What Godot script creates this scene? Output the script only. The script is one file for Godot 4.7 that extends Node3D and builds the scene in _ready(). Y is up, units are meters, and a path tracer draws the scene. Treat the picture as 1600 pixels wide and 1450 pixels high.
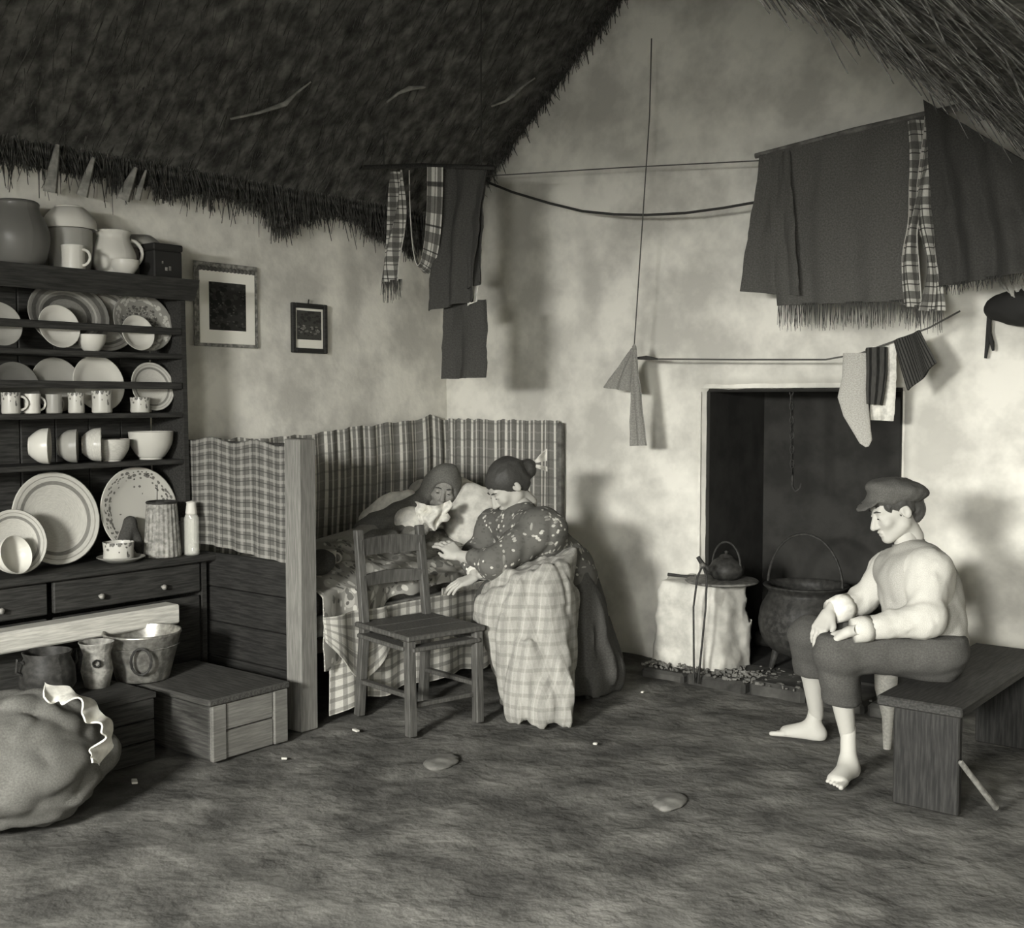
extends Node3D
# An earthen-floored cottage kitchen: dresser, box bed, hearth, two women and a boy.
# World: the room corner behind the bed is the origin; x runs along the hearth gable, z along the long wall, y up.

const CAM := Vector3(5.14, 1.5, 5.74)
const YAW := 38.66
const PITCH := -3.18
const FOCAL := 1800.0

var cam_basis := Basis()
var M := {}
var T := {}
var rng := RandomNumberGenerator.new()
var noise := FastNoiseLite.new()
var fine := FastNoiseLite.new()
var used := {}

# ---------------------------------------------------------------- pixels to places
func ray(u: float, v: float) -> Vector3:
	return cam_basis * Vector3((u - 800.0) / FOCAL, -(v - 725.0) / FOCAL, -1.0)
func on_x(u: float, v: float, x: float) -> Vector3:
	var d := ray(u, v)
	return CAM + d * ((x - CAM.x) / d.x)
func on_y(u: float, v: float, y: float) -> Vector3:
	var d := ray(u, v)
	return CAM + d * ((y - CAM.y) / d.y)
func on_z(u: float, v: float, z: float) -> Vector3:
	var d := ray(u, v)
	return CAM + d * ((z - CAM.z) / d.z)
func deep(u: float, v: float, d: float) -> Vector3:
	return CAM + ray(u, v) * d

# ---------------------------------------------------------------- geometry collector
class Geo:
	var v := PackedVector3Array()
	var t := PackedVector2Array()
	var i := PackedInt32Array()
	func vert(p: Vector3, uv := Vector2.ZERO) -> int:
		v.append(p)
		t.append(uv)
		return v.size() - 1
	func tri(a: int, b: int, c: int) -> void:
		i.append(a)
		i.append(b)
		i.append(c)
	func quad(a: Vector3, b: Vector3, c: Vector3, d: Vector3) -> void:
		var n := v.size()
		var w := a.distance_to(b)
		var h := b.distance_to(c)
		vert(a, Vector2(0, h))
		vert(b, Vector2(w, h))
		vert(c, Vector2(w, 0))
		vert(d, Vector2(0, 0))
		tri(n, n + 2, n + 1)
		tri(n, n + 3, n + 2)
	# box with chamfered edges; xf places its centre
	func box(xf: Transform3D, s: Vector3, bevel := 0.006) -> void:
		var h := s * 0.5
		var b := minf(bevel, minf(h.x, minf(h.y, h.z)) * 0.45)
		var c := []
		for ax in 3:
			for sg in [-1.0, 1.0]:
				var q := []
				for k in [[-1, -1], [1, -1], [1, 1], [-1, 1]]:
					var p := Vector3()
					p[ax] = sg * h[ax]
					p[(ax + 1) % 3] = k[0] * (h[(ax + 1) % 3] - b)
					p[(ax + 2) % 3] = k[1] * (h[(ax + 2) % 3] - b)
					q.append(p)
				c.append(q)
				if sg > 0:
					quad(xf * q[0], xf * q[1], xf * q[2], xf * q[3])
				else:
					quad(xf * q[3], xf * q[2], xf * q[1], xf * q[0])
		if b <= 0.0005:
			return
		for ax in 3:
			var a1 := (ax + 1) % 3
			var a2 := (ax + 2) % 3
			for s1 in [-1.0, 1.0]:
				for s2 in [-1.0, 1.0]:
					var pts := []
					for e in [[-1.0, 0], [1.0, 0], [1.0, 1], [-1.0, 1]]:
						var p := Vector3()
						p[ax] = e[0] * (h[ax] - b)
						p[a1] = s1 * (h[a1] - (b if e[1] == 1 else 0.0))
						p[a2] = s2 * (h[a2] - (0.0 if e[1] == 1 else b))
						pts.append(xf * p)
					if s1 * s2 > 0:
						quad(pts[0], pts[3], pts[2], pts[1])
					else:
						quad(pts[0], pts[1], pts[2], pts[3])
		for s0 in [-1.0, 1.0]:
			for s1 in [-1.0, 1.0]:
				for s2 in [-1.0, 1.0]:
					var n := v.size()
					vert(xf * Vector3(s0 * h.x, s1 * (h.y - b), s2 * (h.z - b)))
					vert(xf * Vector3(s0 * (h.x - b), s1 * h.y, s2 * (h.z - b)))
					vert(xf * Vector3(s0 * (h.x - b), s1 * (h.y - b), s2 * h.z))
					if s0 * s1 * s2 > 0:
						tri(n, n + 2, n + 1)
					else:
						tri(n, n + 1, n + 2)
	func span(a: Vector3, b: Vector3, bevel := 0.006) -> void:
		box(Transform3D(Basis(), (a + b) * 0.5), (b - a).abs(), bevel)
	# a bar of rectangular section from a to b
	func bar(a: Vector3, b: Vector3, w: float, d: float, hint := Vector3.UP, bevel := 0.004) -> void:
		var y := (b - a).normalized()
		var x := hint.cross(y)
		if x.length() < 0.01:
			x = Vector3.RIGHT.cross(y)
		x = x.normalized()
		var z := x.cross(y)
		box(Transform3D(Basis(x, y, z), (a + b) * 0.5), Vector3(w, a.distance_to(b), d), bevel)
	func grid(p: PackedVector3Array, nu: int, nv: int, uvs := Vector2.ONE, flip := false) -> void:
		var n := v.size()
		for b in nv:
			for a in nu:
				vert(p[b * nu + a], Vector2(uvs.x * a / (nu - 1.0), uvs.y * b / (nv - 1.0)))
		for b in nv - 1:
			for a in nu - 1:
				var q := n + b * nu + a
				if flip:
					tri(q, q + 1, q + nu)
					tri(q + 1, q + nu + 1, q + nu)
				else:
					tri(q, q + nu, q + 1)
					tri(q + 1, q + nu, q + nu + 1)
	# a cloth: f(s, t) with s across and t down, given some thickness
	func cloth(f: Callable, nu: int, nv: int, uvs := Vector2.ONE, thick := 0.005) -> void:
		var p := PackedVector3Array()
		for b in nv:
			for a in nu:
				p.append(f.call(a / (nu - 1.0), b / (nv - 1.0)))
		var q := PackedVector3Array()
		for b in nv:
			for a in nu:
				var dx := p[b * nu + mini(a + 1, nu - 1)] - p[b * nu + maxi(a - 1, 0)]
				var dy := p[mini(b + 1, nv - 1) * nu + a] - p[maxi(b - 1, 0) * nu + a]
				q.append(p[b * nu + a] - dx.cross(dy).normalized() * thick)
		grid(p, nu, nv, uvs)
		grid(q, nu, nv, uvs, true)
		for a in nu - 1:
			quad(p[a], p[a + 1], q[a + 1], q[a])
			var k := (nv - 1) * nu + a
			quad(p[k], p[k + 1], q[k + 1], q[k])
		for b in nv - 1:
			quad(p[b * nu], p[(b + 1) * nu], q[(b + 1) * nu], q[b * nu])
			var k := b * nu + nu - 1
			quad(p[k], p[k + nu], q[k + nu], q[k])
	# profile of (radius, height) turned about the local y axis; ribs modulate the radius
	func lathe(xf: Transform3D, prof: Array, seg := 28, ribs := 0, depth := 0.0, oval := 1.0) -> void:
		var n := v.size()
		var total := 0.0
		var run := [0.0]
		for k in range(1, prof.size()):
			total += (prof[k] as Vector2).distance_to(prof[k - 1])
			run.append(total)
		for k in prof.size():
			for s in seg + 1:
				var a := TAU * s / seg
				var r: float = prof[k].x * (1.0 + depth * cos(a * ribs))
				vert(xf * Vector3(cos(a) * r * oval, prof[k].y, sin(a) * r), Vector2(float(s) / seg, run[k] / maxf(total, 0.0001)))
		for k in prof.size() - 1:
			for s in seg:
				var q := n + k * (seg + 1) + s
				tri(q, q + 1, q + seg + 1)
				tri(q + 1, q + seg + 2, q + seg + 1)
	func tube(pts: Array, radii: Array, seg := 6, flat := 1.0, hint := Vector3(0.3, 0.2, 0.93)) -> void:
		var n := v.size()
		var m := pts.size()
		var len_ := 0.0
		for k in m:
			var dir: Vector3 = (pts[mini(k + 1, m - 1)] - pts[maxi(k - 1, 0)]).normalized()
			var x := dir.cross(hint).normalized()
			var z := x.cross(dir)
			if k > 0:
				len_ += (pts[k] as Vector3).distance_to(pts[k - 1])
			var r: float = radii[mini(k, radii.size() - 1)]
			for s in seg + 1:
				var a := TAU * s / seg
				vert(pts[k] + x * cos(a) * r + z * sin(a) * r * flat, Vector2(float(s) / seg, len_))
		for k in m - 1:
			for s in seg:
				var q := n + k * (seg + 1) + s
				tri(q, q + seg + 1, q + 1)
				tri(q + 1, q + seg + 1, q + seg + 2)
		for e in [0, m - 1]:
			var c := vert(pts[e])
			for s in seg:
				var q: int = n + e * (seg + 1) + s
				if e == 0:
					tri(c, q, q + 1)
				else:
					tri(c, q + 1, q)
	# outline in xy turned into a slab between z0 and z1
	func slab(poly: PackedVector2Array, z0: float, z1: float, xf := Transform3D()) -> void:
		var id := Geometry2D.triangulate_polygon(poly)
		for side in 2:
			var n := v.size()
			for p in poly:
				vert(xf * Vector3(p.x, p.y, z1 if side else z0), p)
			for k in range(0, id.size(), 3):
				if side:
					tri(n + id[k], n + id[k + 1], n + id[k + 2])
				else:
					tri(n + id[k], n + id[k + 2], n + id[k + 1])
		for k in poly.size():
			var a := poly[k]
			var b := poly[(k + 1) % poly.size()]
			quad(xf * Vector3(a.x, a.y, z0), xf * Vector3(b.x, b.y, z0), xf * Vector3(b.x, b.y, z1), xf * Vector3(a.x, a.y, z1))
	func mesh(off: Vector3) -> ArrayMesh:
		var nn := PackedVector3Array()
		nn.resize(v.size())
		for k in range(0, i.size(), 3):
			var a := v[i[k]]
			var c := (v[i[k + 2]] - a).cross(v[i[k + 1]] - a)
			nn[i[k]] += c
			nn[i[k + 1]] += c
			nn[i[k + 2]] += c
		var vv := PackedVector3Array()
		vv.resize(v.size())
		for k in v.size():
			vv[k] = v[k] - off
			nn[k] = nn[k].normalized() if nn[k].length_squared() > 1e-24 else Vector3.UP
		var arr := []
		arr.resize(Mesh.ARRAY_MAX)
		arr[Mesh.ARRAY_VERTEX] = vv
		arr[Mesh.ARRAY_NORMAL] = nn
		arr[Mesh.ARRAY_TEX_UV] = t
		arr[Mesh.ARRAY_INDEX] = i
		var m := ArrayMesh.new()
		m.add_surface_from_arrays(Mesh.PRIMITIVE_TRIANGLES, arr)
		return m

# ---------------------------------------------------------------- distance fields meshed as surface nets
class Field:
	var lo: Vector3
	var h: float
	var nx: int
	var ny: int
	var nz: int
	var f := PackedFloat32Array()
	func _init(a: Vector3, b: Vector3, cell: float) -> void:
		lo = a
		h = cell
		nx = int(ceil((b.x - a.x) / cell)) + 1
		ny = int(ceil((b.y - a.y) / cell)) + 1
		nz = int(ceil((b.z - a.z) / cell)) + 1
		f.resize(nx * ny * nz)
		f.fill(1.0)
	func put(k: int, d: float, s: float) -> void:
		var o := f[k]
		if s > 0.0:
			var e := maxf(s - absf(o - d), 0.0) / s
			f[k] = minf(o, d) - e * e * s * 0.25
		else:
			f[k] = minf(o, d)
	func cut(k: int, d: float, s: float) -> void:
		var o := f[k]
		var e := maxf(s - absf(o + d), 0.0) / maxf(s, 0.0001)
		f[k] = maxf(o, -d) + e * e * s * 0.25
	func range_of(c0: Vector3, c1: Vector3, pad: float) -> Array:
		var a := (c0 - Vector3.ONE * pad - lo) / h
		var b := (c1 + Vector3.ONE * pad - lo) / h
		return [clampi(int(a.x), 0, nx - 1), clampi(int(b.x) + 1, 0, nx - 1), clampi(int(a.y), 0, ny - 1), clampi(int(b.y) + 1, 0, ny - 1), clampi(int(a.z), 0, nz - 1), clampi(int(b.z) + 1, 0, nz - 1)]
	func cap(a: Vector3, b: Vector3, ra: float, rb: float, s := 0.03) -> void:
		var w := range_of(a.min(b), a.max(b), maxf(ra, rb) + s + 2.0 * h)
		var ba := b - a
		var l2 := maxf(ba.length_squared(), 1e-9)
		for z in range(w[4], w[5] + 1):
			for y in range(w[2], w[3] + 1):
				var k: int = (z * ny + y) * nx + w[0]
				for x in range(w[0], w[1] + 1):
					var pa := lo + Vector3(x, y, z) * h - a
					var q := clampf(pa.dot(ba) / l2, 0.0, 1.0)
					put(k, (pa - ba * q).length() - lerpf(ra, rb, q), s)
					k += 1
	func ell(c: Vector3, r: Vector3, s := 0.02, b := Basis(), sub := false) -> void:
		var m := maxf(r.x, maxf(r.y, r.z))
		var w := range_of(c, c, m + s + 2.0 * h)
		var inv := b.inverse()
		var small := minf(r.x, minf(r.y, r.z))
		for z in range(w[4], w[5] + 1):
			for y in range(w[2], w[3] + 1):
				var k: int = (z * ny + y) * nx + w[0]
				for x in range(w[0], w[1] + 1):
					var p := inv * (lo + Vector3(x, y, z) * h - c)
					var q := p / r
					var k0 := q.length()
					var k1 := (q / r).length()
					var d := k0 * (k0 - 1.0) / k1 if k1 > 1e-6 else -small
					if sub:
						cut(k, d, s)
					else:
						put(k, d, s)
					k += 1
	# keep only what lies behind the plane (point, outward normal)
	func plane(p: Vector3, n: Vector3, s := 0.01) -> void:
		for z in nz:
			for y in ny:
				var k := (z * ny + y) * nx
				for x in nx:
					if f[k] < 0.2:
						cut(k, -(lo + Vector3(x, y, z) * h - p).dot(n), s)
					k += 1
	func ripple(g: FastNoiseLite, amp: float, sc := Vector3.ONE) -> void:
		for z in nz:
			for y in ny:
				var k := (z * ny + y) * nx
				for x in nx:
					if absf(f[k]) < 4.0 * h + amp:
						var p := (lo + Vector3(x, y, z) * h) * sc
						f[k] += amp * g.get_noise_3d(p.x, p.y, p.z)
					k += 1
	func into(g: Geo, xf := Transform3D()) -> void:
		var ids := PackedInt32Array()
		ids.resize(nx * ny * nz)
		ids.fill(-1)
		var far := 3.5 * h
		var dy := nx
		var dz := nx * ny
		var off := [0, 1, dy, dy + 1, dz, dz + 1, dz + dy, dz + dy + 1]
		var ed := [[0, 1], [2, 3], [4, 5], [6, 7], [0, 2], [1, 3], [4, 6], [5, 7], [0, 4], [1, 5], [2, 6], [3, 7]]
		for z in nz - 1:
			for y in ny - 1:
				var k := (z * ny + y) * nx
				for x in nx - 1:
					if absf(f[k]) > far:
						k += 1
						continue
					var a := f[k] < 0.0
					if a != (f[k + 1] < 0.0) or a != (f[k + dy] < 0.0) or a != (f[k + dy + 1] < 0.0) or a != (f[k + dz] < 0.0) or a != (f[k + dz + 1] < 0.0) or a != (f[k + dz + dy] < 0.0) or a != (f[k + dz + dy + 1] < 0.0):
						var sum := Vector3.ZERO
						var cnt := 0
						for e in ed:
							var f0 := f[k + off[e[0]]]
							var f1 := f[k + off[e[1]]]
							if (f0 < 0.0) != (f1 < 0.0):
								var q := f0 / (f0 - f1)
								var c0 := Vector3(e[0] & 1, (e[0] >> 1) & 1, e[0] >> 2)
								var c1 := Vector3(e[1] & 1, (e[1] >> 1) & 1, e[1] >> 2)
								sum += c0.lerp(c1, q)
								cnt += 1
						var p := lo + (Vector3(x, y, z) + sum / cnt) * h
						ids[k] = g.vert(xf * p, Vector2(p.x, p.y))
						if y > 0 and z > 0 and a != (f[k + 1] < 0.0):
							face(g, ids[k - dy - dz], ids[k - dz], ids[k], ids[k - dy], a)
						if x > 0 and z > 0 and a != (f[k + dy] < 0.0):
							face(g, ids[k - 1 - dz], ids[k - 1], ids[k], ids[k - dz], a)
						if x > 0 and y > 0 and a != (f[k + dz] < 0.0):
							face(g, ids[k - 1 - dy], ids[k - dy], ids[k], ids[k - 1], a)
					k += 1
	func face(g: Geo, a: int, b: int, c: int, d: int, inside: bool) -> void:
		if a < 0 or b < 0 or c < 0 or d < 0:
			return
		if inside:
			g.tri(a, c, b)
			g.tri(a, d, c)
		else:
			g.tri(a, b, c)
			g.tri(a, c, d)

# ---------------------------------------------------------------- naming
func numbered(called: String) -> String:
	var n: int = used.get(called, 0)
	used[called] = n + 1
	return called if n == 0 else "%s_%03d" % [called, n]
func tag(o: Node, label: String, category: String, group := "", kind := "") -> void:
	if label != "":
		o.set_meta("label", label)
	if category != "":
		o.set_meta("category", category)
	if group != "":
		o.set_meta("group", group)
	if kind != "":
		o.set_meta("kind", kind)
func thing(called: String, label: String, category: String, base: Vector3, group := "") -> Node3D:
	var o := Node3D.new()
	o.name = numbered(called)
	add_child(o)
	o.position = base
	o.set_meta("base", base)
	tag(o, label, category, group)
	return o
# a thing that is one mesh, built in world coordinates
func solid(called: String, label: String, category: String, g: Geo, m: Material, base: Vector3, group := "") -> MeshInstance3D:
	var o := MeshInstance3D.new()
	o.name = numbered(called)
	o.mesh = g.mesh(base)
	o.material_override = m
	add_child(o)
	o.position = base
	o.set_meta("base", base)
	tag(o, label, category, group)
	return o
func part(p: Node3D, called: String, g: Geo, m: Material, label := "", kind := "") -> MeshInstance3D:
	var o := MeshInstance3D.new()
	o.name = called
	var top: Node3D = p
	while not top.has_meta("base"):
		top = top.get_parent()
	o.mesh = g.mesh(top.get_meta("base"))
	o.material_override = m
	p.add_child(o, true)
	if label != "":
		o.set_meta("label", label)
	if kind != "":
		o.set_meta("kind", kind)
	return o
func struct(called: String, g: Geo, m: Material, label: String, category: String) -> MeshInstance3D:
	var o := MeshInstance3D.new()
	o.name = called
	o.mesh = g.mesh(Vector3.ZERO)
	o.material_override = m
	add_child(o)
	o.set_meta("base", Vector3.ZERO)
	tag(o, label, category, "", "structure")
	return o
func along(dir: Vector3, at: Vector3, hint := Vector3.UP) -> Transform3D:
	# local y along dir
	var y := dir.normalized()
	var x := hint.cross(y)
	if x.length() < 0.01:
		x = Vector3.RIGHT.cross(y)
	x = x.normalized()
	return Transform3D(Basis(x, y, x.cross(y)), at)

# ---------------------------------------------------------------- materials
func grey(v: float) -> Color:
	return Color(v / 255.0, v / 255.0 * 0.99, v / 255.0 * 0.945)
func mat(v: float, rough := 0.85, tex: Texture2D = null, sc := 1.0, tri := true) -> StandardMaterial3D:
	var m := StandardMaterial3D.new()
	m.albedo_color = grey(v)
	m.roughness = rough
	m.metallic_specular = 0.3
	if tex:
		m.albedo_texture = tex
		m.uv1_scale = Vector3.ONE * sc
		if tri:
			m.uv1_triplanar = true
	return m
# timber whose grain runs along one axis
func wood(v: float, rough: float, axis: int) -> StandardMaterial3D:
	var m := mat(v, rough, T.grain_soft if v > 110 else T.grain)
	var s := Vector3.ONE * 9.0
	s[axis] = 0.7
	m.uv1_scale = s
	return m
func noise_tex(size: int, freq: float, stops: Array, oct := 5, sd := 1, kind := FastNoiseLite.TYPE_SIMPLEX_SMOOTH, stretch := 1.0) -> NoiseTexture2D:
	var n := FastNoiseLite.new()
	n.noise_type = kind
	n.seed = sd
	n.frequency = freq
	n.fractal_octaves = oct
	n.fractal_gain = 0.6
	var t := NoiseTexture2D.new()
	t.width = int(size * stretch)
	t.height = size
	t.seamless = true
	t.noise = n
	var g := Gradient.new()
	var off := PackedFloat32Array()
	var col := PackedColorArray()
	for s in stops:
		off.append(s[0])
		col.append(Color(s[1] / 255.0, s[1] / 255.0, s[1] / 255.0))
	g.offsets = off
	g.colors = col
	t.color_ramp = g
	return t
func g255(v: float, a := 1.0) -> Color:
	return Color(v / 255.0, v / 255.0, v / 255.0, a)
# woven check: bands of [axis 0 up-down stripes / 1 cross stripes, first, width, period, grey, alpha]
func weave(w: int, h: int, ground: float, bands: Array) -> ImageTexture:
	var im := Image.create(w, h, false, Image.FORMAT_RGBA8)
	im.fill(g255(ground))
	for b in bands:
		var lay := Image.create(w, h, false, Image.FORMAT_RGBA8)
		lay.fill(Color(0, 0, 0, 0))
		var k: int = b[1]
		while k < (w if b[0] == 0 else h):
			lay.fill_rect(Rect2i(k, 0, b[2], h) if b[0] == 0 else Rect2i(0, k, w, b[2]), g255(b[4], b[5]))
			k += b[3]
		im.blend_rect(lay, Rect2i(0, 0, w, h), Vector2i.ZERO)
	var r2 := RandomNumberGenerator.new()
	r2.seed = 11
	for y in h:
		for x in w:
			var c := im.get_pixel(x, y)
			var j := r2.randf_range(-0.05, 0.05)
			im.set_pixel(x, y, Color(c.r + j, c.g + j, c.b + j))
	return ImageTexture.create_from_image(im)
# printed cloth or china: blobs of grey on a ground
func blobs(w: int, h: int, ground: float, sets: Array, sd: int) -> ImageTexture:
	var im := Image.create(w, h, false, Image.FORMAT_RGBA8)
	im.fill(g255(ground))
	var r2 := RandomNumberGenerator.new()
	r2.seed = sd
	for s in sets:  # [count, rmin, rmax, grey, y0, y1]
		for k in s[0]:
			var cx := r2.randi_range(0, w - 1)
			var cy := r2.randi_range(int(s[4] * h), int(s[5] * h))
			var r := r2.randf_range(s[1], s[2])
			var ey := r2.randf_range(0.5, 1.0) if s.size() < 7 else 1.0
			for yy in range(-int(r), int(r) + 1):
				for xx in range(-int(r), int(r) + 1):
					if Vector2(xx, yy / ey).length() <= r:
						im.set_pixel(posmod(cx + xx, w), clampi(cy + yy, 0, h - 1), g255(s[3]))
	return ImageTexture.create_from_image(im)

func make_materials() -> void:
	T.plaster = noise_tex(512, 0.008, [[0.2, 205], [0.45, 232], [0.7, 255]], 6, 3)
	T.plaster_bump = noise_tex(512, 0.02, [[0.0, 0], [1.0, 255]], 6, 5)
	T.mottle = noise_tex(512, 0.006, [[0.2, 206], [0.5, 232], [0.75, 252]], 6, 8)
	T.earth = noise_tex(1024, 0.005, [[0.2, 150], [0.45, 192], [0.6, 210], [0.85, 250]], 7, 21)
	T.earth_bump = noise_tex(1024, 0.012, [[0.0, 0], [1.0, 255]], 7, 22)
	T.straw = noise_tex(512, 0.02, [[0.2, 110], [0.5, 180], [0.8, 255]], 5, 31)
	T.grain = noise_tex(256, 0.03, [[0.2, 170], [0.5, 215], [0.8, 255]], 5, 41, FastNoiseLite.TYPE_SIMPLEX_SMOOTH, 1.0)
	T.grain_soft = noise_tex(256, 0.03, [[0.2, 212], [0.8, 255]], 5, 43)
	T.wool = noise_tex(256, 0.09, [[0.2, 200], [0.5, 228], [0.8, 255]], 4, 51)
	T.wool_bump = noise_tex(256, 0.12, [[0.0, 0], [1.0, 255]], 4, 52)
	T.iron = noise_tex(256, 0.03, [[0.3, 170], [0.7, 255]], 5, 61)

	M.wash = mat(230, 0.95, T.mottle, 0.5)
	M.wash.uv1_world_triplanar = true
	for k in ["wash"]:
		M[k].heightmap_enabled = true
		M[k].heightmap_texture = T.plaster_bump
		M[k].heightmap_scale = 0.35
	M.soot = mat(58, 1.0, T.mottle, 0.9)
	M.earth = mat(118, 0.95, T.earth, 0.45)
	M.earth.uv1_world_triplanar = true
	M.earth.heightmap_enabled = true
	M.earth.heightmap_texture = T.earth_bump
	M.earth.heightmap_scale = 1.3
	M.mud = mat(80, 1.0, T.earth, 0.8)
	M.hob = mat(200, 0.95, T.mottle, 1.6)
	M.stone = mat(125, 0.95, T.earth, 1.2)
	M.thatch = mat(112, 1.0, T.straw, 0.8)
	M.thatch.uv1_world_triplanar = true
	M.straw = mat(112, 0.9, T.straw, 2.0)
	M.stick = mat(150, 0.9, T.grain, 2.0)
	M.dark_wood = wood(60, 0.65, 2)
	M.mid_wood = mat(120, 0.7, T.grain, 1.5)
	M.post_wood = wood(122, 0.75, 1)
	M.pale_wood = wood(196, 0.75, 2)
	M.dark_wood_v = wood(50, 0.7, 1)
	M.dark_wood_x = wood(50, 0.7, 0)
	M.chair_wood = wood(92, 0.55, 1)
	M.chest_lit_end = wood(118, 0.75, 2)  # lighter copy for the chest end, the light on it put into the colour
	M.chest_dark = wood(80, 0.75, 0)
	M.china = mat(190, 0.3)
	M.china_grey = mat(142, 0.35)
	M.china_dark = mat(95, 0.35)
	M.iron = mat(60, 0.55, T.iron, 3.0)
	M.iron_pale = mat(120, 0.45, T.iron, 3.0)
	M.tin = mat(190, 0.32, T.iron, 2.5)
	M.tin.metallic = 0.75
	M.tin_dull = mat(150, 0.5, T.iron, 3.0)
	M.black = mat(40, 0.7)
	M.paper = mat(235, 0.8)
	M.cord = mat(85, 0.95)
	M.cord_dark = mat(60, 0.95)
	M.skin = mat(166, 0.65)
	M.skin_low = mat(118, 0.65, T.earth, 5.0)
	M.skin_old = mat(150, 0.65, T.wool, 6.0)
	M.skin_dark = mat(120, 0.6)
	M.hair = mat(70, 0.55, T.wool, 7.0)
	M.cap = mat(92, 0.95, T.wool, 6.0)
	M.kerchief = mat(225, 0.9, T.mottle, 8.0)
	M.waistcoat = mat(168, 0.95, T.wool, 9.0)
	M.scrap = mat(190, 0.9)
	M.shirt = mat(196, 0.95, T.wool, 14.0)
	M.trousers = mat(80, 0.95, T.wool, 5.0)
	M.white_cloth = mat(222, 0.9, T.plaster, 4.0)
	M.grey_cloth = mat(150, 0.95, T.wool, 4.0)
	M.sacking = mat(108, 0.95, T.wool, 5.0)
	M.shawl = mat(92, 0.98, T.wool, 4.0)
	M.shawl_dark = mat(70, 0.98, T.wool, 4.0)
	M.coat = mat(76, 0.95, T.wool, 4.0)
	M.skirt = mat(80, 0.95, T.wool, 4.0)
	M.sock = mat(190, 0.95, T.wool, 6.0)
	M.glass = StandardMaterial3D.new()
	M.glass.albedo_color = Color(0.9, 0.9, 0.86, 0.25)
	M.glass.transparency = BaseMaterial3D.TRANSPARENCY_ALPHA
	M.glass.roughness = 0.08
	for k in ["sacking", "shirt", "trousers", "skirt", "shawl", "cap"]:
		M[k].heightmap_enabled = true
		M[k].heightmap_texture = T.wool_bump
		M[k].heightmap_scale = 0.03
	# woven and printed cloths
	M.bed_stripe = mat(225, 0.95, weave(256, 256, 132, [[0, 10, 12, 64, 240, 0.95], [0, 34, 6, 64, 235, 0.8], [0, 50, 4, 128, 70, 0.5], [1, 8, 8, 64, 95, 0.25], [1, 40, 6, 64, 220, 0.2]]), 1.0, false)
	M.bed_check = mat(182, 0.95, weave(256, 256, 125, [[0, 6, 18, 64, 205, 0.55], [1, 6, 18, 64, 205, 0.55], [0, 36, 6, 64, 70, 0.45], [1, 40, 6, 64, 70, 0.5]]), 1.0, false)
	M.valance = mat(212, 0.95, weave(128, 128, 235, [[0, 4, 12, 32, 120, 0.5], [1, 4, 12, 32, 120, 0.5]]), 1.0, false)
	M.quilt = mat(230, 0.95, blobs(512, 512, 150, [[60, 14, 30, 178, 0, 1], [110, 6, 14, 112, 0, 1], [140, 4, 10, 205, 0, 1], [200, 3, 6, 100, 0, 1]], 5), 1.3, false)
	M.dots = mat(255, 0.95, blobs(512, 512, 92, [[70, 6, 15, 76, 0, 1], [44, 8, 11, 225, 0, 1, 1]], 9), 3.0)
	M.apron = mat(192, 0.95, weave(128, 128, 200, [[0, 4, 10, 32, 150, 0.45], [1, 4, 10, 32, 150, 0.45], [0, 20, 4, 32, 235, 0.5]]), 4.5)
	M.tartan = mat(225, 0.95, weave(128, 128, 205, [[0, 10, 26, 64, 70, 0.6], [1, 10, 26, 64, 70, 0.6], [0, 48, 4, 64, 40, 0.7], [1, 48, 4, 64, 40, 0.7]]), 1.0, false)
	M.ribbed = mat(120, 0.95, weave(64, 64, 150, [[0, 0, 3, 8, 60, 0.8]]), 1.0, false)
	# china: u goes round, v from the middle to the rim and down the back
	M.plate_ring = mat(194, 0.25, weave(64, 256, 235, [[1, 92, 10, 400, 130, 0.7], [1, 112, 3, 400, 150, 0.6]]), 1.0, false)
	M.plate_floral = mat(194, 0.25, blobs(512, 256, 232, [[150, 2, 5, 135, 0.35, 0.45], [60, 1, 3, 95, 0.35, 0.45], [8, 2, 5, 130, 0.2, 0.3]], 13), 1.0, false)
	M.platter = mat(225, 0.28, blobs(512, 256, 150, [[160, 3, 8, 95, 0.02, 0.3], [110, 3, 8, 200, 0.36, 0.46], [80, 2, 4, 210, 0.02, 0.3]], 15), 1.0, false)
	M.platter_dark = mat(205, 0.3, weave(64, 256, 150, [[1, 60, 14, 400, 80, 0.8], [1, 84, 6, 400, 220, 0.6], [1, 100, 14, 400, 90, 0.7]]), 1.0, false)
	M.bowl_floral = mat(196, 0.25, blobs(256, 128, 235, [[30, 3, 7, 120, 0.1, 0.3], [20, 2, 4, 90, 0.1, 0.3]], 17), 1.0, false)
	M.bowl_band = mat(194, 0.25, weave(64, 128, 232, [[1, 34, 8, 400, 140, 0.8]]), 1.0, false)
	M.mug_print = mat(194, 0.3, blobs(256, 128, 228, [[26, 2, 6, 130, 0.3, 0.65], [24, 1, 3, 95, 0.3, 0.65]], 19), 1.0, false)
	M.print_saint = mat(150, 0.7, blobs(256, 320, 85, [[60, 6, 24, 60, 0, 1], [40, 5, 16, 110, 0, 1], [30, 2, 8, 140, 0.1, 0.9]], 23), 1.0, false)
	M.print_group = mat(190, 0.7, blobs(256, 320, 95, [[40, 6, 22, 70, 0, 1], [14, 10, 22, 150, 0.5, 0.8], [10, 5, 10, 185, 0.5, 0.8], [30, 3, 9, 60, 0, 1]], 29), 1.0, false)
	M.bed_check_pale = mat(210, 0.95, weave(128, 128, 225, [[0, 6, 14, 40, 130, 0.5], [1, 6, 14, 40, 130, 0.5]]), 1.0, false)
	M.shawl_mid = mat(112, 0.98, T.wool, 4.0)
	M.pillow = mat(205, 0.92, T.plaster, 3.0)

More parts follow.
